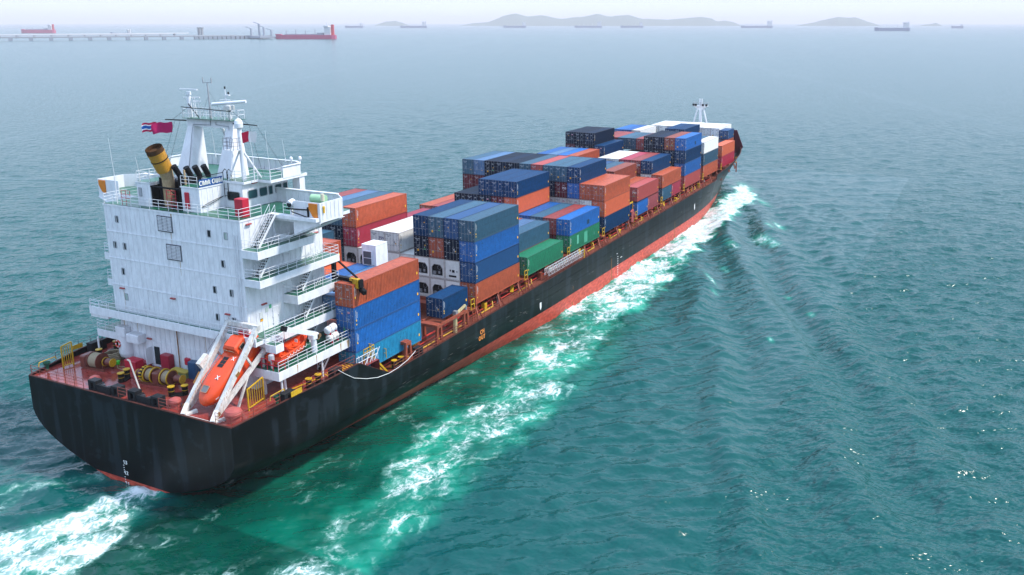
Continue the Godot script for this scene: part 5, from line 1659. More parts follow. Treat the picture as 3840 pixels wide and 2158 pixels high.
	# mushroom vents
	for e in [[V(-40.6, 9.1, -6.6), 0.55, "pink red domed vent at the left of the stern edge"], [V(-41.0, 9.1, 5.6), 0.6, "pink red domed vent beside the lifeboat ramp's left foot"], [V(-40.9, 9.1, 13.2), 0.85, "big pink red domed vent at the starboard stern corner"]]:
		var t := thing("deck_vent", e[2], "vent", "domed vents on the aft deck", e[0])
		var r: float = e[1]
		var vb := MB.new(); vb.tube(V(0, 0, 0), V(0, r * 0.9, 0), r * 0.8, r * 0.8, 16)
		put("trunk", vb, paint("pink_red_paint", 0.42, 0.085, 0.07, 0.5, 1), t)
		var vd := MB.new(); vd.lathe([Vector2(r, r * 0.7), Vector2(r * 1.02, r * 0.95), Vector2(r * 0.85, r * 1.3), Vector2(r * 0.45, r * 1.5), Vector2(0.01, r * 1.55)], Transform3D.IDENTITY, 18)
		put("hood", vd, paint("pink_red_paint", 0.42, 0.085, 0.07, 0.5, 1), t)
	# coil of hawser
	var rc := thing("rope_coil", "big beige coil of mooring rope beside the port winch", "rope", "", V(-35.3, 9.1, -10.8))
	for k in 5:
		var c := MB.new()
		for i in 28:
			var u0 := TAU * i / 28.0; var u1 := TAU * (i + 1) / 28.0
			var r := 0.95 - 0.07 * k + 0.05 * sin(i * 1.7 + k)
			c.tube(V(cos(u0) * r * 1.3, 0.12 + k * 0.17, sin(u0) * r), V(cos(u1) * r * 1.3, 0.12 + k * 0.17, sin(u1) * r), 0.10, 0.10, 6, false)
		put("turn", c, paint("beige_rope", 0.42, 0.34, 0.22), rc)
	var gb := thing("green_bucket", "bright green bucket beside the rope coil", "bucket", "", V(-36.1, 9.1, -9.0))
	var gbm := MB.new(); gbm.tube(V(0, 0, 0), V(0, 0.4, 0), 0.2, 0.26, 12)
	put("pail", gbm, paint("bright_green", 0.05, 0.5, 0.04, 0.5, 0), gb)
	# lines lying about
	var li := MB.new(); li.path([V(-36.2, 9.15, -9.0), V(-36.9, 9.15, -8.0), V(-37.0, 9.15, -7.2), V(-36.2, 9.15, -7.4), V(-36.5, 9.15, -8.3)], 0.03, 5); li.path([V(-36.6, 9.15, -5.2), V(-37.4, 9.15, -4.4), V(-38.2, 9.15, -3.6), V(-37.9, 9.15, -2.9)], 0.03, 5)
	lone("loose_line", li, paint("beige_rope", 0.42, 0.34, 0.22), "pale loose mooring lines lying on the wet maroon deck", "rope")
	# stern rails, deck edge
	var sr := MB.new()
	rail(sr, [V(-42.3, 9.3, -14.3), V(-42.3, 9.3, -6.0)], 1.05, 3, 1.5); rail(sr, [V(-42.3, 9.3, 4.9), V(-42.3, 9.3, 7.5)], 1.05, 3, 1.3); rail(sr, [V(-42.3, 9.3, 12.4), V(-42.3, 9.3, 14.4), V(-40.0, 9.4, 14.85), V(-37.0, 9.7, 15.3)], 1.05, 3, 1.4)
	rail(sr, [V(-42.2, 9.3, -1.0), V(-42.2, 9.3, 0.4)], 1.05, 3, 1.2); rail(sr, [V(-34.0, 9.8, 15.5), V(-26.5, 9.9, 15.85)], 1.05, 3, 1.5)
	put("stern_railing", sr, paint("red_rail_paint", 0.22, 0.045, 0.028, 0.6, 1), ship)
	var pr := MB.new(); rail(pr, [V(-42.2, 9.3, -14.4), V(-36.0, 9.75, -15.4), V(-24.0, 9.9, -15.9)], 1.05, 3, 1.6)
	put("stern_railing", pr, paint("dark_rail", 0.12, 0.11, 0.13), ship)
	# green bell-mouthed funnels and yellow hoops by the rails
	for e in [[V(-40.8, 9.3, -13.9), "green bell mouthed drum on the port rail"], [V(-36.7, 9.3, 14.6), "green bell mouthed drum on the starboard rail"]]:
		var t := thing("rail_drum", e[1], "drum", "", e[0])
		var d := MB.new(); d.lathe([Vector2(0.16, 0), Vector2(0.12, 0.3), Vector2(0.2, 0.55), Vector2(0.38, 0.9), Vector2(0.36, 0.92)], Transform3D.IDENTITY, 14)
		put("bell", d, paint("dark_green_paint", 0.012, 0.10, 0.06, 0.5, 1), t)
		var h := MB.new(); h.path([V(-0.9, 0.7, 0), V(-0.8, 1.15, 0), V(1.0, 1.2, 0), V(1.1, 0.9, 0)], 0.05, 6)
		put("hoop", h, paint("safety_yellow", 0.7, 0.4, 0.01), t)
	for e in [[V(-35.2, 9.9, 15.75), V(1.5, 0.55, 0.05), "yellow board with faded print on the starboard rail"], [V(-36.2, 9.9, -15.3), V(1.2, 0.5, 0.05), "yellow board on the port rail below the house"]]:
		var sg := MB.new(); sg.box(V(0, 0.3, 0), e[1])
		var o := lone("rail_sign", sg, paint("safety_yellow", 0.7, 0.4, 0.01), e[2], "sign")
		o.position = e[0]

func loft(b: MB, secs: Array, o: Vector3, ux: Vector3, uy: Vector3, uz: Vector3) -> void:
	var rows := []
	for s in secs:
		# u, half width, bottom, top, squareness
		var row := PackedVector3Array()
		for k in 21:
			var a := TAU * k / 20.0
			var ca := cos(a); var sa := sin(a)
			var q: float = s[4]
			var z: float = s[1] * signf(ca) * pow(absf(ca), q)
			var m: float = (s[2] + s[3]) / 2.0; var h: float = (s[3] - s[2]) / 2.0
			row.append(o + ux * s[0] + uy * (m + h * signf(sa) * pow(absf(sa), q)) + uz * z)
		rows.append(row)
	b.grid(rows, false)

func make_boats() -> void:
	var orange := paint("lifeboat_orange", 0.78, 0.075, 0.012, 0.38, 1, 0.0, V(0.4, 0.4, 0.4))
	var white := paint("rusted_white_frame", 0.78, 0.77, 0.73, 0.5, 2, 0.0, V(0.25, 0.12, 0.25))
	var wmark := paint("white_mark", 0.75, 0.75, 0.74, 0.6, 0)
	var glass := paint("dark_glass", 0.012, 0.02, 0.024)
	var rust := paint("rust_stain", 0.26, 0.12, 0.03)
	# --- free-fall boat; u runs up the ramp
	var ux := V(0.835, 0.55, 0.0).normalized(); var uy := V(-0.55, 0.835, 0.0).normalized(); var uz := V(0, 0, 1)
	var o := V(-41.15, 10.05, 9.5)
	var lb := thing("free_fall_lifeboat", "enclosed orange lifeboat resting bow down on its white stern ramp", "lifeboat", "", Vector3.ZERO)
	var h := MB.new()
	loft(h, [[0.0, 0.02, -0.1, 0.0, 0.8], [0.12, 0.40, -0.35, 0.25, 0.8], [0.5, 0.80, -0.62, 0.52, 0.75], [1.2, 1.12, -0.9, 0.80, 0.7], [2.2, 1.32, -1.05, 0.98, 0.62], [3.6, 1.40, -1.10, 1.05, 0.58], [5.2, 1.40, -1.08, 1.08, 0.58], [6.8, 1.34, -1.0, 1.10, 0.6], [7.9, 1.22, -0.85, 1.02, 0.62], [8.3, 1.05, -0.7, 0.9, 0.66], [8.32, 0.02, 0.0, 0.05, 0.7]], o, ux, uy, uz)
	var hull := put("hull", h, orange, lb)
	var cb := MB.new()
	var cs := []
	for s in [[5.35, 0.95, 1.0], [5.55, 0.92, 1.62], [5.75, 0.84, 1.80], [6.9, 0.84, 1.84], [7.2, 0.9, 1.62], [7.5, 0.95, 1.0]]:
		var row := PackedVector3Array()
		var top: float = s[2]; var w: float = s[1]
		for q in [[w + 0.12, 0.7], [w + 0.08, lerpf(0.8, top, 0.45)], [w, top - 0.16], [w - 0.18, top], [-w + 0.18, top], [-w, top - 0.16], [-w - 0.08, lerpf(0.8, top, 0.45)], [-w - 0.12, 0.7]]:
			row.append(o + ux * s[0] + uy * q[1] + uz * q[0])
		cs.append(row)
	for i in cs.size() - 1:
		for j in 7:
			cb.quad(cs[i][j], cs[i + 1][j], cs[i + 1][j + 1], cs[i][j + 1])
	put("cabin", cb, orange, lb)
	# windows: two looking down the ramp, one each side, hatch panes
	for z in [-0.36, 0.36]:
		window_at(lb, "window", o + ux * 5.42 + uy * 1.36 + uz * z, Basis(uz, uy, -ux).rotated(uz, 0.25), 0.46, 0.42, glass, paint("worn_orange_frame", 0.40, 0.20, 0.12, 0.5, 1))
	for s in [1.0, -1.0]:
		window_at(lb, "window", o + ux * 6.3 + uy * 1.35 + uz * s * 0.98, Basis(ux * s, uy, uz * s), 0.55, 0.42, glass, paint("worn_orange_frame", 0.4, 0.2, 0.12))
	window_at(lb, "hatch", o + ux * 1.25 + uy * 0.86 + uz * -0.1, Basis(uz, ux, uy).rotated(uz, 0.20), 0.75, 0.62, paint("grey_hatch", 0.16, 0.17, 0.17, 0.4, 1), paint("worn_orange_frame", 0.4, 0.2, 0.12))
	var sl := MB.new()
	for k in 3:
		sl.box(o + ux * (3.9 + k * 0.42) + uy * 1.08 + uz * -0.28, V(0.36, 0.03, 0.30), Basis(ux, uy, uz)); sl.box(o + ux * (3.9 + k * 0.42) + uy * 1.08 + uz * 0.06, V(0.36, 0.03, 0.30), Basis(ux, uy, uz))
	put("deck_light", sl, glass, lb)
	var mk := MB.new()
	for e in [[2.6, 0.55], [4.9, 0.75]]:
		for r in [1.0, -1.0]: mk.bar(o + ux * (e[0] - 0.2) + uy * 1.03 + uz * (e[1] - 0.18 * r), o + ux * (e[0] + 0.2) + uy * 1.05 + uz * (e[1] + 0.18 * r), 0.06, 0.05, uy)
	for u in [0.9, 1.7]: mk.bar(o + ux * u + uy * -0.05 + uz * (0.98 + 0.22 * (u - 0.9)), o + ux * (u + 0.35) + uy * -0.05 + uz * (1.13 + 0.22 * (u - 0.9)), 0.05, 0.06, uy)
	for u in [5.0, 5.8, 6.6]: mk.bar(o + ux * u + uy * 0.55 + uz * 1.33, o + ux * (u + 0.5) + uy * 0.55 + uz * 1.33, 0.06, 0.05, uy)
	put("tape_mark", mk, wmark, lb, "stuff")
	var ra := MB.new()
	ra.path([o + ux * 1.6 + uy * 1.0 + uz * -0.75, o + ux * 1.7 + uy * 1.28 + uz * -0.75, o + ux * 4.8 + uy * 1.38 + uz * -0.75, o + ux * 4.9 + uy * 1.05 + uz * -0.75], 0.035, 6)
	put("grab_rail", ra, orange, lb)
	var ks := MB.new()
	for s in [1.0, -1.0]: ks.bar(o + ux * 1.4 + uy * -0.7 + uz * s * 1.0, o + ux * 8.0 + uy * -0.55 + uz * s * 1.05, 0.16, 0.16, uy)
	put("skid", ks, orange, lb)
	# --- the frame
	var fr := thing("lifeboat_davit", "white steel launching frame with a tall A shaped arm round the orange lifeboat", "davit", "", Vector3.ZERO)
	for z in [7.55, 11.4]:
		var a := MB.new()
		a.bar(V(-41.1, 9.75, z), V(-35.4, 16.3, z), 0.42, 0.50)
		a.bar(V(-41.15, 9.75, z), V(-42.2, 9.15, z + 0.5), 0.45, 0.5); a.bar(V(-42.2, 9.0, z + 0.5), V(-41.0, 9.2, z + 1.0), 0.4, 0.4)
		put("arm", a, white, fr)
		var l := MB.new()
		l.bar(V(-41.4, 9.25, z), V(-34.0, 14.1, z), 0.34, 0.42)
		l.bar(V(-35.0, 9.1, z), V(-35.0, 13.2, z), 0.26, 0.26, V(1, 0, 0)); l.bar(V(-38.6, 9.1, z), V(-37.0, 12.0, z), 0.2, 0.2)
		l.bar(V(-37.3, 14.1, z), V(-36.4, 12.6, z), 0.2, 0.2)
		put("ramp_rail", l, white, fr)
	var cbm := MB.new(); cbm.bar(V(-35.4, 16.3, 7.3), V(-35.4, 16.3, 11.65), 0.42, 0.45)
	put("cross_beam", cbm, white, fr)
	var cb2 := MB.new(); cb2.bar(V(-42.3, 9.1, 8.2), V(-42.3, 9.1, 11.7), 0.3, 0.3)
	put("cross_beam", cb2, white, fr)
	var sb := MB.new(); sb.bar(V(-35.7, 15.6, 9.2), V(-35.6, 15.3, 10.9), 0.22, 0.3)
	put("spreader", sb, paint("fire_red", 0.5, 0.012, 0.035), fr)
	var wi := MB.new()
	for z in [8.6, 10.9]: wi.tube(V(-35.4, 16.1, z), V(-35.65, 15.5, z), 0.03, 0.03, 5)
	wi.tube(V(-36.0, 15.9, 7.4), V(-38.6, 12.9, 6.6), 0.02, 0.02, 5)
	put("wire", wi, paint("dark_rail", 0.12, 0.11, 0.13), fr)
	var bx2 := MB.new(); bx2.box(V(-38.55, 13.1, 7.3), V(1.3, 1.15, 0.5), Basis(ux, uy, uz))
	put("counterweight", bx2, white, fr)
	var rs := MB.new()
	for z in [7.5, 11.45]:
		rs.tube(V(-41.3, 9.6, z - 0.3), V(-41.3, 9.6, z + 0.3), 0.24, 0.24, 10)
	rs.bar(V(-40.0, 11.4, 7.3), V(-39.2, 12.3, 7.3), 0.05, 0.35); rs.box(V(-38.5, 12.55, 11.62), V(0.5, 0.35, 0.06), Basis(ux, uy, uz))
	put("rust_patch", rs, rust, fr, "stuff")
	# yellow covered platform at the head of the ramp
	var yp := MB.new(); yp.bx(-34.6, -33.2, 14.1, 14.3, 10.2, 11.8)
	lone("boarding_step", yp, paint("safety_yellow", 0.7, 0.4, 0.01), "yellow boarding step at the head of the lifeboat ramp", "step")
	# --- open rescue boat on the starboard deck
	var rx := V(1, 0, -0.18).normalized(); var rz := V(0.18, 0, 1).normalized()
	var ro := V(-34.9, 12.9, 12.7)
	var rb := thing("rescue_boat", "small open orange rescue boat with outboard motor on the green deck", "boat", "", Vector3.ZERO)
	var rh := MB.new()
	var secs := [[0.0, 0.85, -0.45, 0.35], [0.6, 0.95, -0.5, 0.35], [2.2, 1.0, -0.5, 0.35], [3.8, 0.95, -0.48, 0.42], [4.8, 0.72, -0.38, 0.55], [5.4, 0.42, -0.2, 0.68], [5.75, 0.10, 0.1, 0.75]]
	var outer := []; var inner := []
	for s in secs:
		var ro1 := PackedVector3Array(); var ri := PackedVector3Array()
		for q in [[-1.0, 1.0], [-1.02, 0.55], [-0.85, 0.12], [-0.35, 0.0], [0.35, 0.0], [0.85, 0.12], [1.02, 0.55], [1.0, 1.0]]:
			ro1.append(ro + rx * s[0] + V(0, lerpf(s[2], s[3], q[1]), 0) + rz * (s[1] * q[0]))
			var e: float = clampf(s[0], 0.15, 5.3)
			ri.append(ro + rx * e + V(0, lerpf(s[2] + 0.28, s[3], q[1]), 0) + rz * (maxf(s[1] - 0.16, 0.02) * q[0]))
		outer.append(ro1); inner.append(ri)
	for i in secs.size() - 1:
		for j in 7:
			rh.quad(outer[i][j], outer[i][j + 1], outer[i + 1][j + 1], outer[i + 1][j])
			rh.quad(inner[i][j + 1], inner[i][j], inner[i + 1][j], inner[i + 1][j + 1])
		for j in [0, 7]: rh.quad(outer[i][j], outer[i + 1][j], inner[i + 1][j], inner[i][j])
		for s in [0, 7]: rh.tube(outer[i][s], outer[i + 1][s], 0.09, 0.09, 8, false)
	for j in 6: rh.tri(outer[0][0], outer[0][j + 2], outer[0][j + 1])
	for j in 6: rh.tri(inner[0][0], inner[0][j + 1], inner[0][j + 2])
	put("hull", rh, orange, rb)
	var th := MB.new()
	for u in [1.3, 2.9]: th.bar(ro + rx * u + V(0, 0.12, 0) - rz * 0.8, ro + rx * u + V(0, 0.12, 0) + rz * 0.8, 0.35, 0.08)
	th.box(ro + rx * 1.0 + V(0, 0.3, 0) - rz * 0.1, V(0.5, 0.5, 0.5), Basis(rx, Vector3.UP, rz))
	put("thwart", th, orange, rb)
	var ob := MB.new(); ob.cbox(-0.3, 0.25, 0.1, 0.75, -0.25, 0.25, 0.12); ob.box(V(0, -0.3, 0), V(0.2, 0.9, 0.15))
	var om := put("outboard_motor", ob, paint("grey_outboard", 0.45, 0.46, 0.48, 0.4, 1), rb)
	om.position = ro + rx * -0.25
	var gl := MB.new()
	for i in 7:
		var a := ro + rx * (0.8 + i * 0.6) + rz * 1.05 + V(0, 0.25, 0); var c := a + rx * 0.6
		gl.path([a, a.lerp(c, 0.25) + V(0, -0.2, 0.03), a.lerp(c, 0.75) + V(0, -0.2, 0.03), c], 0.022, 5)
	put("lifeline", gl, wmark, rb)
	var pn := MB.new(); pn.box(ro + rx * 4.4 + V(0, 0.45, 0) - rz * 0.2, V(0.04, 0.35, 0.35), Basis(rx, Vector3.UP, rz)); pn.box(ro + rx * 1.8 + V(0, 0.33, 0) - rz * 0.5, V(0.3, 0.3, 0.3), Basis(rx, Vector3.UP, rz))
	put("placard", pn, wmark, rb)
	var cr := MB.new(); rail(cr, [V(-35.4, 12.03, 11.6), V(-35.4, 12.03, 13.85), V(-34.6, 12.03, 13.9)], 1.1, 2, 0.9, 0.045)
	put("red_railing", cr, paint("fire_red", 0.5, 0.012, 0.035), ship)
	var rl := MB.new(); rl.cbox(-35.0, -34.2, 12.03, 13.5, 10.0, 11.0, 0.05)
	lone("red_locker", rl, paint("fire_red", 0.5, 0.012, 0.035), "red locker on the boat deck behind the rescue boat's motor", "locker")
	# --- its crane
	var ct := thing("rescue_boat_crane", "white slewing crane whose boom reaches over the orange rescue boat", "crane", "", V(-29.6, 12.0, 13.2))
	var cw := paint("white_ship_paint", 0.8, 0.8, 0.8)
	var p1 := MB.new(); p1.tube(V(0, 0, 0), V(0, 1.5, 0), 0.34, 0.30, 14); p1.cbox(-0.45, 0.45, 1.5, 2.1, -0.4, 0.4, 0.08)
	put("pedestal", p1, cw, ct)
	var bm := MB.new()
	bm.bar(V(0.3, 1.9, 0.1), V(-3.3, 3.5, -0.6), 0.40, 0.46)
	put("boom", bm, cw, ct)
	var bt := MB.new(); bt.box(V(-3.45, 3.58, -0.62), V(0.5, 0.5, 0.46), MB.frame(V(-3.6, 1.6, -0.7)))
	put("boom_head", bt, paint("soot_black", 0.01, 0.011, 0.013), ct)
	var wr := MB.new(); wr.tube(V(-3.5, 3.4, -0.6), V(-3.5, 1.7, -0.6), 0.022, 0.022, 5); wr.tube(V(-3.5, 1.7, -0.6), V(-3.7, 0.9, -0.8), 0.04, 0.04, 5); wr.tube(V(-3.5, 1.7, -0.6), V(-3.2, 0.9, -0.4), 0.04, 0.04, 5)
	put("sling", wr, paint("crimson_locker", 0.33, 0.008, 0.03), ct)
	var wb := MB.new(); wb.cbox(0.1, 0.6, 1.35, 2.0, -0.3, 0.4, 0.08); wb.tube(V(0.8, 1.6, -0.5), V(0.8, 1.6, 0.2), 0.22, 0.22, 10)
	put("winch", wb, paint("bronze_winch", 0.22, 0.13, 0.06, 0.5, 2), ct)
	# --- liferaft canisters
	var n := 0
	for e in [[V(-26.6, 12.7, 13.1), "lower white liferaft canister with rust on its cradle"], [V(-26.6, 13.55, 12.9), "upper white liferaft canister stacked over the rusty one"]]:
		var t := thing("liferaft", e[1], "liferaft", "liferaft canisters on the boat deck", e[0])
		var k := MB.new(); k.lathe([Vector2(0.01, -0.75), Vector2(0.3, -0.72), Vector2(0.42, -0.6), Vector2(0.43, 0.6), Vector2(0.3, 0.72), Vector2(0.01, 0.75)], Transform3D(Basis(V(0, 0, 1), -1.45), Vector3.ZERO), 16)
		put("canister", k, white if n == 0 else cw, t)
		var bn := MB.new()
		for x in [-0.25, 0.25]: bn.tube(V(x - 0.03, 0, 0), V(x + 0.03, 0, 0), 0.44, 0.44, 16, false)
		put("band", bn, paint("dark_rail", 0.12, 0.11, 0.13), t)
		var cdl := MB.new(); cdl.box(V(-0.45, -0.42, 0), V(0.1, 0.3, 0.8)); cdl.box(V(0.45, -0.42, 0), V(0.1, 0.3, 0.8))
		put("cradle", cdl, paint("fire_red", 0.5, 0.012, 0.035), t)
		n += 1
	var gb := MB.new(); gb.ball(V(-24.6, 12.9, 13.3), V(0.35, 0.8, 0.32), 8)
	lone("green_bag", gb, paint("tarpaulin_green", 0.01, 0.20, 0.11, 0.45, 1), "green covered bundle at the fore end of the boat deck", "bundle")
	var bp := MB.new(); bp.bx(-24.9, -23.35, 12.05, 13.15, 14.0, 14.06)
	put("black_board", bp, paint("soot_black", 0.01, 0.011, 0.013), ship)
	var rh2 := MB.new(); rh2.path([V(-24.8, 13.1, 13.6), V(-24.5, 13.6, 13.3), V(-23.9, 13.7, 13.2), V(-23.5, 13.4, 13.2)], 0.10, 6)
	put("fire_nozzle", rh2, paint("fire_red", 0.5, 0.012, 0.035), ship)
	# --- black provision crane at the front of the house
	var pc := thing("provision_crane", "black provision crane with a yellow sheave block ahead of the house", "crane", "", Vector3.ZERO)
	var pb := MB.new(); pb.bar(V(-23.2, 18.0, 11.2), V(-24.0, 18.2, 15.3), 0.55, 0.85); pb.bar(V(-23.6, 17.6, 14.6), V(-24.0, 17.2, 15.7), 0.4, 0.5)
	put("boom", pb, paint("soot_black", 0.01, 0.011, 0.013), pc)
	var ps := MB.new(); ps.bar(V(-23.2, 20.6, 10.8), V(-23.8, 18.7, 14.6), 0.16, 0.16); ps.bar(V(-23.2, 16.5, 10.9), V(-23.2, 20.8, 10.9), 0.4, 0.4)
	put("stay", ps, paint("soot_black", 0.01, 0.011, 0.013), pc)
	var pi := MB.new(); pi.tube(V(-23.7, 18.0, 11.6), V(-23.95, 18.1, 14.6), 0.12, 0.12, 8)
	put("ram", pi, paint("grey_unit", 0.22, 0.23, 0.24), pc)
	var py := MB.new(); py.box(V(-24.1, 18.2, 14.7), V(0.5, 1.0, 0.7)); py.box(V(-24.2, 18.6, 14.2), V(0.3, 0.3, 0.5))
	put("sheave_block", py, paint("safety_yellow", 0.7, 0.4, 0.01), pc)
	var hk := MB.new(); hk.cbox(-22.85, -22.45, 12.0, 12.75, 13.95, 14.35, 0.06)
	put("hook_block", hk, paint("safety_yellow", 0.7, 0.4, 0.01), pc)
	var hr := MB.new(); hr.ball(V(-22.65, 11.55, 14.15), V(0.28, 0.32, 0.28), 10)
	put("hook", hr, paint("crimson_locker", 0.33, 0.008, 0.03), pc)
	var hw := MB.new(); hw.tube(V(-22.65, 17.9, 15.0), V(-22.65, 12.7, 14.15), 0.025, 0.025, 5); hw.tube(V(-22.65, 11.3, 14.15), V(-22.3, 8.6, 14.3), 0.03, 0.03, 5)
	put("wire", hw, paint("soot_black", 0.01, 0.011, 0.013), pc)

func make_deck_gear() -> void:
	var red := paint("red_lead_frame", 0.34, 0.070, 0.032, 0.55, 2)
	var yel := paint("safety_yellow", 0.72, 0.43, 0.012, 0.45, 2, 0.0, V(0.5, 0.5, 0.5))
	var rst := paint("rusty_red_deck", 0.24, 0.06, 0.032)
	# hatch covers and coamings under each bay
	for i in BAYS.size():
		if i == 0: continue
		var x: float = BAYS[i][0]; var y: float = BAYS[i][1]
		var b := MB.new()
		var w := 12.25 if i < 10 else (11.9 if i == 10 else 10.6)
		b.bx(x - 0.1, x + 12.3, y - 0.75, y - 0.02, -w, w)
		b.bx(x + 0.2, x + 12.0, 5.8, y - 0.751, -w + 0.6, w - 0.6)
		for k in 9: b.box(V(x + 0.8 + k * 1.32, (6.6 + y - 0.75) / 2, w - 0.55), V(0.08, y - 7.4, 0.5))
		put("hatch_cover", b, red, ship)
	# posts that carry the outboard stacks
	for i in range(2, 11):
		var x: float = BAYS[i][0]; var y: float = BAYS[i][1]
		var z := 15.3
		for e in [0.25, 6.1, 11.95]:
			var d := 6.4 + (x + 20.5) * 0.0095
			for s in [1.0, -1.0]:
				var p := MB.new()
				p.bar(V(x + e - 0.5, d, s * z), V(x + e, y - 0.02, s * (z - 0.9)), 0.16, 0.2); p.bar(V(x + e + 0.5, d, s * z), V(x + e, y - 0.02, s * (z - 0.9)), 0.16, 0.2)
				p.bar(V(x + e, d, s * 13.2), V(x + e, y - 0.02, s * 13.2), 0.35, 0.3, V(1, 0, 0)); p.bar(V(x + e, y - 0.12, s * 12.3), V(x + e, y - 0.12, s * 14.7), 0.3, 0.2)
				put("stack_post", p, red, ship)
	# yellow ladder frames in the gaps between bays, with small platforms
	for i in range(2, 12):
		var x: float = BAYS[i][0] - 0.85
		var y: float = BAYS[i][1]
		if i == 2: x = -1.2
		for s in [1.0]:
			var l := MB.new()
			l.bar(V(x - 0.42, y - 0.3, 14.95), V(x - 0.42, y + 1.15, 14.95), 0.09, 0.09, V(1, 0, 0)); l.bar(V(x + 0.42, y - 0.3, 14.95), V(x + 0.42, y + 1.15, 14.95), 0.09, 0.09, V(1, 0, 0))
			for q in [-0.25, 0.45, 1.12]: l.bar(V(x - 0.42, y + q, 14.95), V(x + 0.42, y + q, 14.95), 0.09, 0.09)
			put("yellow_ladder", l, yel, ship)
			var f := MB.new()
			f.bar(V(x - 0.3, 6.6, 15.1), V(x - 0.3, y - 0.3, 15.1), 0.12, 0.12, V(1, 0, 0)); f.bar(V(x + 0.3, 6.6, 15.1), V(x + 0.3, y - 0.3, 15.1), 0.12, 0.12, V(1, 0, 0))
			for q in 5: f.bar(V(x - 0.3, 6.9 + q * 0.4, 15.1), V(x + 0.3, 6.9 + q * 0.4, 15.1), 0.05, 0.05)
			f.bx(x - 0.6, x + 0.6, y - 0.34, y - 0.28, -12.0, 15.1)
			put("lashing_platform", f, red, ship)
	# side rails, walkway pipes, small gear along the starboard passage
	for s in [1.0, -1.0]:
		var r := MB.new()
		var pts := []
		for k in 14:
			var x := -19.8 + k * 10.0
			if x > 109.8: break
			pts.append(V(x, y_top(x) - 0.05, s * 15.88))
		rail(r, pts, 1.05, 3, 1.7, 0.030)
		put("side_railing", r, paint("red_rail_paint", 0.22, 0.045, 0.028), ship)
	var pipe := MB.new(); var ypipe := MB.new()
	pipe.tube(V(-20, 7.1, 13.4), V(112, 8.3, 13.4), 0.12, 0.12, 8); pipe.tube(V(-20, 6.75, 13.9), V(112, 7.95, 13.9), 0.08, 0.08, 8)
	ypipe.tube(V(-19, 6.62, 14.7), V(-2, 6.78, 14.7), 0.10, 0.10, 8)
	put("deck_pipe", pipe, paint("bright_red_pipe", 0.50, 0.030, 0.020, 0.45, 1), ship)
	put("deck_pipe", ypipe, yel, ship)
	for k in 9:
		var yp := MB.new()
		var xa := 1.0 + k * 11.6
		yp.path([V(xa, 6.55 + xa * 0.0095, 14.2), V(xa + 0.5, 6.9 + xa * 0.0095, 14.6), V(xa + 3.6, 6.95 + xa * 0.0095, 14.6), V(xa + 4.1, 7.5 + xa * 0.0095, 14.2)], 0.09, 6)
		put("deck_pipe", yp, yel, ship)
	var rg := RandomNumberGenerator.new(); rg.seed = 4
	for i in 26:
		var x := 3.0 + i * 4.05 + rg.randf_range(-0.6, 0.6)
		var d := 6.4 + (x + 20.5) * 0.0095
		var v := MB.new()
		var z := rg.randf_range(13.6, 14.6)
		var k := i % 4
		if k == 0: v.cbox(x - 0.35, x + 0.35, d, d + rg.randf_range(0.7, 1.2), z - 0.3, z + 0.3, 0.05)
		elif k == 1:
			v.tube(V(x, d, z), V(x, d + 0.9, z), 0.12, 0.12, 8); v.lathe([Vector2(0.32, 0), Vector2(0.34, 0.14), Vector2(0.2, 0.3), Vector2(0.01, 0.36)], Transform3D(Basis.IDENTITY, V(x, d + 0.85, z)), 12)
		elif k == 2: v.bar(V(x - 0.4, d + 0.5, z + 0.3), V(x + 0.5, d + 1.3, z - 0.1), 0.5, 0.08)
		else: v.tube(V(x, d, z), V(x, d + 0.7, z), 0.16, 0.2, 10)
		put("walkway_fitting", v, yel if i % 3 != 1 else [red, paint("dark_rail", 0.12, 0.11, 0.13)][i % 2], ship)
	# portal frames that carry the short container and the passage by the aft bay
	for e in [-16.4, -9.9, -3.7]:
		var p := MB.new()
		var t := Transform3D(Basis(V(1, 0, 0), V(0, 1, 0), V(0, 0, 1)), V(e, 0, 0))
		for z in [12.75, 15.25]:
			# tapering plate leg with a slot cut in it
			for q in [[V2(-0.75, 6.5), V2(-0.32, 6.5), V2(-0.24, 9.0), V2(-0.5, 9.0)], [V2(0.32, 6.5), V2(0.75, 6.5), V2(0.5, 9.0), V2(0.24, 9.0)], [V2(-0.32, 6.5), V2(0.32, 6.5), V2(0.3, 6.95), V2(-0.3, 6.95)], [V2(-0.27, 8.6), V2(0.27, 8.6), V2(0.24, 9.0), V2(-0.24, 9.0)]]:
				p.prism(PackedVector2Array(q), Transform3D(Basis.IDENTITY, V(e, 0, z)), 0.28)
		p.bx(e - 0.5, e + 0.5, 8.7, 9.05, 13.04, 15.24)
		put("portal_frame", p, red, ship)
	var bm := MB.new()
	bm.bx(-9.4, -2.2, 8.75, 9.05, 12.5, 12.74); bm.bx(-9.39, -4.2, 8.7, 9.04, 15.25, 15.5)
	put("portal_frame", bm, red, ship)
	# vents and yellow capped boxes near the portals
	for e in [[-13.6, 14.0], [-12.4, 13.6], [-15.0, 13.4]]:
		var v := MB.new(); v.cbox(e[0] - 0.45, e[0] + 0.45, 6.5, 7.5, e[1] - 0.4, e[1] + 0.4, 0.04)
		var o := put("vent_box", v, red, ship)
		var y := MB.new(); y.cbox(e[0] - 0.5, e[0] + 0.5, 7.5, 7.68, e[1] - 0.45, e[1] + 0.45, 0.03)
		put("cap", y, yel, o)
	# yellow stairs and platform between house and first bay
	var ys := MB.new()
	rail(ys, [V(-24.4, 9.15, 13.0), V(-22.6, 9.15, 13.0), V(-22.6, 9.15, 15.4), V(-24.4, 9.15, 15.4)], 1.6, 4, 0.6, 0.04); rail(ys, [V(-21.6, 8.2, 13.2), V(-20.0, 8.2, 13.2), V(-20.0, 8.2, 15.0)], 1.1, 2, 0.8, 0.04)
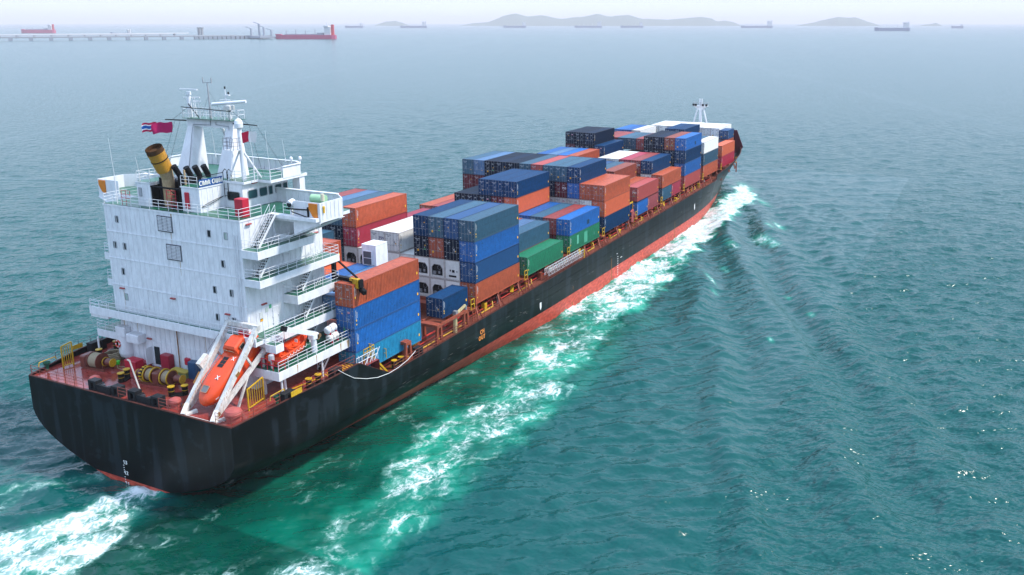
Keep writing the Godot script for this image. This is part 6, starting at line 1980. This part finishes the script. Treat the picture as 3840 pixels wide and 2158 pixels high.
	ys.bar(V(-22.5, 9.2, 15.2), V(-20.2, 6.6, 15.2), 0.1, 0.2); ys.bar(V(-22.5, 9.2, 14.5), V(-20.2, 6.6, 14.5), 0.1, 0.2)
	put("yellow_railing", ys, yel, ship)
	var ws := MB.new()
	for k in 3: ws.bar(V(-24.6 + k * 0.8, 9.15, 15.7), V(-23.6 + k * 0.8, 10.4, 15.7), 0.06, 0.06)
	rail(ws, [V(-26.0, 9.15, 15.7), V(-22.4, 9.15, 15.7)], 1.2, 2, 0.9, 0.035)
	put("white_railing", ws, paint("white_ship_paint", 0.8, 0.8, 0.8), ship)
	# hatched warning stripes on the poop
	var hs := MB.new()
	for k in 12: hs.prism(PackedVector2Array([V2(0, 0), V2(0.18, 0), V2(0.65, 1.6), V2(0.47, 1.6)]), Transform3D(Basis(V(1, 0, 0), V(0, 0, -1), V(0, 1, 0)), V(-29.0 + k * 0.4, 9.104, 14.9)), 0.004)
	hs.prism(PackedVector2Array([V2(0, 0), V2(4.6, -0.7), V2(4.6, -0.45), V2(0, 0.25)]), Transform3D(Basis(V(1, 0, 0), V(0, 0, -1), V(0, 1, 0)), V(-33.5, 9.104, 13.0)), 0.004)
	put("deck_stripe", hs, yel, ship, "stuff")
	# white mooring line hanging down the side
	var ln := MB.new()
	var pts2 := [V(-29.2, 10.3, 15.9), V(-28.4, 9.6, 16.09), V(-27.0, 8.6, 16.09), V(-25.0, 7.75, 16.09), V(-23.0, 7.15, 16.09), V(-21.0, 6.9, 16.09), V(-19.2, 6.95, 16.09), V(-17.4, 7.2, 16.06), V(-15.6, 7.65, 15.9)]
	ln.path(pts2, 0.03, 6)
	lone("mooring_line", ln, paint("white_mark", 0.75, 0.75, 0.74), "white mooring line hanging in a curve down the black side", "rope")
	# short crane post, cream coloured, by the twenty-foot box
	var cp := thing("stores_davit", "cream coloured davit leaning beside the lone short container", "davit", "", V(-5.6, 6.5, 15.0))
	var c1 := MB.new(); c1.tube(V(0, 0, 0), V(0, 2.5, 0), 0.30, 0.26, 12)
	put("post", c1, paint("cream_paint", 0.66, 0.56, 0.30, 0.5, 2), cp)
	var c2 := MB.new(); c2.bar(V(0, 2.4, 0), V(2.2, 3.1, 0.2), 0.24, 0.3)
	put("arm", c2, paint("cream_paint", 0.66, 0.56, 0.3), cp)
	var c3 := MB.new(); c3.box(V(0.1, 2.7, 0), V(0.5, 0.45, 0.5)); c3.box(V(2.2, 2.6, 0.2), V(0.3, 0.8, 0.3))
	put("winch", c3, paint("grey_unit", 0.22, 0.23, 0.24), cp)
	# white vent house in the gap ahead of the house
	var vh := thing("vent_house", "white box shaped vent house with dark grille standing between the containers", "vent house", "", V(-12.1, 6.0, 5.8))
	var vb := MB.new(); vb.bx(0, 2.35, 0, 12.8, 0, 2.15); vb.bx(-0.03, 2.38, 12.8, 12.86, -0.03, 2.18)
	put("trunk", vb, paint("white_ship_paint", 0.8, 0.8, 0.8), vh)
	var vf := MB.new(); vf.bx(-0.12, 0, 10.2, 12.1, 0.15, 0.25); vf.bx(-0.12, 0, 10.2, 12.1, 1.5, 1.6); vf.bx(-0.12, 0, 12.0, 12.1, 0.25, 1.5); vf.bx(-0.12, 0, 10.2, 10.3, 0.25, 1.5); vf.bx(-0.10, 0, 11.13, 11.19, 0.25, 1.5)
	put("grille_frame", vf, paint("white_ship_paint", 0.8, 0.8, 0.8), vh)
	var vg := MB.new()
	vg.bx(-0.02, -0.004, 10.3, 12.0, 0.25, 1.5)
	for k in 12: vg.bar(V(-0.05, 10.38 + k * 0.14, 0.25), V(-0.05, 10.38 + k * 0.14, 1.5), 0.05, 0.02, V(-1, 1, 0))
	put("grille", vg, paint("louvre_dark", 0.10, 0.11, 0.13), vh)
	# lattice gangway stowed along the rail
	var gw := thing("accommodation_ladder", "long grey lattice gangway stowed along the starboard rail", "gangway", "", V(19.6, 0, 15.75))
	var alu := paint("aluminium", 0.55, 0.57, 0.58, 0.4, 1)
	var f := MB.new(); var x := MB.new()
	var L := 13.0
	for q in [[7.55, 0.0], [8.55, 0.0], [7.55, -0.7], [8.55, -0.7], [8.05, 0.0]]: f.bar(V(0, q[0], q[1]), V(L, q[0] + 0.12, q[1]), 0.08, 0.09)
	put("chord", f, alu, gw)
	for k in 13:
		for z in [0.0, -0.7]:
			x.bar(V(k, 7.55, z), V(k + 1, 8.6, z), 0.05, 0.05); x.bar(V(k, 8.55, z), V(k + 1, 7.6, z), 0.05, 0.05); x.bar(V(k, 7.55, z), V(k, 8.6, z), 0.05, 0.05, V(1, 0, 0))
	put("lattice", x, alu, gw)
	var tr := MB.new()
	for k in 32: tr.box(V(0.3 + k * 0.4, 7.62, -0.35), V(0.2, 0.04, 0.62))
	put("tread", tr, paint("dark_tread", 0.10, 0.11, 0.11), gw, "stuff")
	var ye := MB.new(); ye.bx(12.4, 13.2, 7.3, 8.7, -0.8, -0.65); ye.bx(12.8, 13.0, 7.3, 8.7, 0.05, 0.15)
	put("end_bracket", ye, yel, gw)
	# pink bracket and yellow frame in the gap aft of the sixth bay
	var ct := MB.new(); ct.bar(V(56.6, 8.3, 15.0), V(57.6, 10.4, 14.6), 0.4, 0.25); ct.bar(V(57.6, 10.4, 14.6), V(58.2, 9.0, 14.9), 0.35, 0.25); ct.bar(V(56.4, 10.3, 14.7), V(57.8, 10.5, 14.6), 0.3, 0.25)
	put("folded_bracket", ct, paint("pink_red_paint", 0.42, 0.085, 0.07), ship)
	var yf := MB.new(); yf.bar(V(56.3, 7.4, 14.2), V(56.3, 11.9, 14.2), 0.12, 0.12, V(1, 0, 0)); yf.bar(V(58.6, 7.4, 14.2), V(58.6, 11.9, 14.2), 0.12, 0.12, V(1, 0, 0)); yf.bar(V(56.3, 11.85, 14.2), V(58.6, 11.85, 14.2), 0.12, 0.3)
	put("yellow_frame", yf, yel, ship)

func make_far() -> void:
	# --- jetty: a long trestle on piers, with a pipe rack and an oil berth at its near end
	var dir := V(540, 0, 364).normalized(); var nrm := V(-dir.z, 0, dir.x)
	var conc := paint("jetty_concrete", 0.24, 0.25, 0.27, 0.7, 0); var steel := paint("jetty_steel", 0.25, 0.28, 0.33, 0.6, 0)
	var o := V(1050, 0, -2330)
	var j := thing("jetty", "long pale jetty on many piers reaching across the left horizon", "jetty", "", o)
	var L := 950.0
	var d := MB.new()
	d.bar(V(0, 8, 0), dir * L + V(0, 8, 0), 14, 2.4)
	put("deck", d, conc, j)
	var p := MB.new(); p.bar(V(0, 13.5, 0) + nrm * -6, dir * L * 0.72 + V(0, 13.5, 0) + nrm * -6, 3, 2.2); p.bar(V(0, 10.3, 0) + nrm * 4, dir * L * 0.9 + V(0, 10.3, 0) + nrm * 4, 2, 1.2)
	put("pipe_rack", p, paint("rack_grey", 0.42, 0.43, 0.46, 0.6, 0), j)
	var k := MB.new()
	k.box(V(0, 3.2, 0), V(9, 8, 16), Basis(dir, Vector3.UP, dir.cross(Vector3.UP) * -1.0))
	var pm := k.mesh()
	for i in 34:
		var q := MeshInstance3D.new()
		q.name = "pier" if i == 0 else "pier_%03d" % i
		q.mesh = pm
		q.material_override = steel
		q.position = dir * (10.0 + i * (44.0 if i < 17 else 20.0) - (0.0 if i < 17 else -408.0 + 0.0)) if i < 17 else dir * (750.0 + (i - 17) * 12.0)
		j.add_child(q, true)
	var far_o := V(1560, 0, -2640)
	var f := thing("jetty", "second thinner jetty running behind the long pale one", "jetty", "", far_o)
	var fd := MB.new(); fd.bar(V(-420, 9, -10), V(560, 9, 190), 10, 3); 
	put("deck", fd, paint("jetty_white", 0.7, 0.7, 0.7), f)
	var fp := MB.new()
	for i in 20: fp.box(V(-400 + i * 48.0, 3, -8 + i * 9.9), V(6, 9, 8))
	put("piers", fp, steel, f, "stuff")
	# loading towers at the berth
	var bt := thing("loading_berth", "low berth with hose towers and cranes beside the red tanker", "berth", "", V(1790, 0, -1800))
	var b1 := MB.new(); b1.box(V(0, 5, 0), V(40, 6, 130), Basis(Vector3.UP, -0.42)); b1.box(V(20, 4, 60), V(20, 5, 30)); b1.box(V(-10, 4, -70), V(20, 5, 30))
	put("platform", b1, steel, bt)
	for e in [[V(-5, 8, -20), 20.0], [V(0, 8, 5), 33.0], [V(4, 8, 18), 24.0], [V(10, 8, 40), 16.0]]:
		var t := MB.new(); t.box(e[0] + V(0, e[1] / 2, 0), V(4, e[1], 4)); t.bar(e[0] + V(0, e[1], 0), e[0] + V(-6, e[1] + 5, -14), 1.5, 1.5)
		put("tower", t, steel, bt)
	var lt := thing("lattice_tower", "pale twin lattice tower standing on the jetty left of the berth", "tower", "", V(2030, 0, -2290))
	for e in [-7.0, 7.0]:
		var t := MB.new(); t.box(V(0, 15, e), V(6, 24, 6)); t.box(V(0, 28, e), V(9, 2, 9))
		put("tower", t, paint("jetty_concrete", 0.42, 0.42, 0.42), lt)
	# --- the red tanker at the berth
	tanker(V(1795, 0, -1740), V(1868, 0, -1590), 28.0, 11.0, paint("tanker_red", 0.42, 0.02, 0.10, 0.5, 0), true, "crimson hulled tanker moored at the jetty's end, white house and red funnel", "tanker")
	# --- ships at anchor
	tanker(V(2345, 0, -3700), V(2418, 0, -3585), 22.0, 14.0, paint("anchored_magenta", 0.50, 0.06, 0.14, 0.5, 0), true, "magenta hulled ship with tall white house anchored beyond the jetty at left", "ship")
	tanker(V(2262, 0, -3030), V(2290, 0, -2950), 14.0, 5.0, paint("far_blue_hull", 0.10, 0.14, 0.25, 0.5, 0), false, "small white ship behind the jetty left of the lattice tower", "ship")
	tanker(V(2080, 0, -3760), V(2105, 0, -3630), 20.0, 10.0, paint("far_blue_hull", 0.10, 0.14, 0.25), true, "blue hulled ship cut by the left edge of the picture", "ship")
	var hull2 := paint("far_navy_hull", 0.12, 0.17, 0.28, 0.5, 0)
	var far := [[5721, -4660, 150, "faint cargo ship on the horizon left of the first low island"], [6010, -4280, 220, "faint cargo ship in front of the first low island"], [6456, -3574, 190, "faint cargo ship below the tall island's left half"], [6733, -3025, 230, "faint cargo ship below the tall island's middle"], [6876, -2689, 190, "faint cargo ship below the tall island's right half"], [7188, -1712, 260, "faint dark ship between the long island and the conical one"], [5000, -440, 190, "blue grey ship on the horizon right of the conical island"], [7399, -209, 90, "tiny ship rightmost on the horizon"]]
	for e in far:
		var c := V(e[0], 0, e[1])
		var al: Vector3 = V(0.43, 0, 0.9) * e[2] * 0.5
		tanker(c - al, c + al, 28.0, 16.0, hull2, false, e[3], "ship", true)
	# --- islands
	var soil := paint("far_hill", 0.060, 0.105, 0.070, 0.9, 0)
	island("first low island, a gentle hump left of the middle of the horizon", [V(9368, 0, -7303), V(9644, 0, -6934)], [[0.0, 0.0], [0.12, 30.0], [0.35, 66.0], [0.62, 74.0], [0.8, 45.0], [1.0, 0.0]], 500.0, soil, 3)
	island("tallest island, a long ridge of several peaks in the middle of the horizon", [V(10023, 0, -6375), V(11501, 0, -3008)], [[0.0, 0.0], [0.04, 40.0], [0.10, 60.0], [0.155, 160.0], [0.20, 205.0], [0.24, 150.0], [0.29, 165.0], [0.36, 110.0], [0.43, 140.0], [0.49, 188.0], [0.54, 150.0], [0.60, 178.0], [0.66, 110.0], [0.74, 95.0], [0.80, 120.0], [0.86, 145.0], [0.9, 120.0], [0.92, 70.0], [0.95, 85.0], [0.98, 60.0], [1.0, 0.0]], 900.0, soil, 7)
	island("conical island right of the middle of the horizon", [V(11663, 0, -2316), V(11830, 0, -1254)], [[0.0, 0.0], [0.15, 35.0], [0.35, 95.0], [0.5, 150.0], [0.6, 120.0], [0.7, 130.0], [0.85, 60.0], [1.0, 0.0]], 600.0, soil, 11)
	island("tiny flat island rightmost on the horizon", [V(11860, 0, -820), V(11885, 0, -540)], [[0.0, 0.0], [0.3, 30.0], [0.7, 38.0], [1.0, 0.0]], 300.0, soil, 13)

func tanker(a: Vector3, c: Vector3, beam: float, h: float, hull: Material, detail: bool, label: String, cat: String, faint := false) -> void:
	# a the bow end, c the stern end, where the house stands
	var L := (c - a).length()
	var t := thing("anchored_ship", label, cat, "ships in the distance" if faint else "", a)
	var x := (c - a).normalized(); var z := x.cross(Vector3.UP)
	t.basis = Basis(x, Vector3.UP, z)
	var b := MB.new()
	var out := PackedVector2Array([V2(0, 0), V2(L * 0.1, beam * 0.42), V2(L * 0.2, beam * 0.5), V2(L * 0.95, beam * 0.5), V2(L, beam * 0.36), V2(L, -beam * 0.36), V2(L * 0.95, -beam * 0.5), V2(L * 0.2, -beam * 0.5), V2(L * 0.1, -beam * 0.42)])
	b.prism(out, Transform3D(Basis(V(1, 0, 0), V(0, 0, 1), V(0, -1, 0)), V(0, h, 0)), h + 1.0)
	b.bx(0.5, L * 0.1, h, h + 2.5, -beam * 0.2, beam * 0.2)
	put("hull", b, hull, t)
	var w := paint("jetty_white", 0.7, 0.7, 0.7)
	var s := MB.new()
	s.bx(L * 0.83, L * 0.93, h, h + L * 0.13, -beam * 0.42, beam * 0.42); s.bx(L * 0.82, L * 0.9, h + L * 0.13, h + L * 0.15, -beam * 0.5, beam * 0.5); s.tube(V(L * 0.86, h + L * 0.15, 0), V(L * 0.86, h + L * 0.21, 0), L * 0.006, L * 0.004, 6)
	put("superstructure", s, w, t)
	var f := MB.new(); f.bx(L * 0.935, L * 0.975, h, h + L * 0.17, -beam * 0.16, beam * 0.16)
	put("funnel", f, paint("funnel_red", 0.55, 0.02, 0.04, 0.5, 0) if detail else w, t)
	var g := MB.new()
	for i in 4: g.tube(V(L * (0.18 + i * 0.16), h, 0), V(L * (0.18 + i * 0.16), h + L * (0.07 + 0.02 * (i % 2)), 0), L * 0.008, L * 0.006, 6)
	if detail:
		g.bx(L * 0.15, L * 0.78, h, h + 2.5, -3, 3); g.bx(L * 0.7, L * 0.8, h, h + 6, -beam * 0.3, beam * 0.3)
	put("mast", g, w if not detail else paint("jetty_steel", 0.25, 0.28, 0.33), t)

func island(label: String, ends: Array, prof: Array, depth: float, m: Material, sd: int) -> void:
	var a: Vector3 = ends[0]; var c: Vector3 = ends[1]
	var t := MB.new()
	var f := noise(FastNoiseLite.TYPE_SIMPLEX_SMOOTH, 0.004, sd, 4)
	var x := (c - a); var z := x.normalized().cross(Vector3.UP)
	var px := []; var py := []
	for p in prof:
		px.append(p[0]); py.append(p[1])
	var rows := []
	for i in 121:
		var u := i / 120.0
		var row := PackedVector3Array()
		var top := lerp_at(px, py, u)
		for j in 13:
			var v := j / 12.0
			var e := sin(PI * v)
			var h := top * pow(e, 1.2) * 0.80 + f.get_noise_2d(u * x.length(), v * depth) * 16.0 * e * sin(PI * u) - 1.0
			row.append(a + x * u + z * ((v - 0.5) * depth) + V(0, h, 0))
		rows.append(row)
	t.grid(rows, true)
	var o := MeshInstance3D.new()
	o.name = numbered("island")
	o.mesh = t.mesh()
	o.material_override = m
	add_child(o)
	o.set_meta("label", label)
	o.set_meta("kind", "structure")

func _ready() -> void:
	set_view_and_light()
	make_wear()
	make_sea()
	make_hull()
	make_house()
	make_containers()
	make_aft_gear()
	make_boats()
	make_deck_gear()
	make_far()
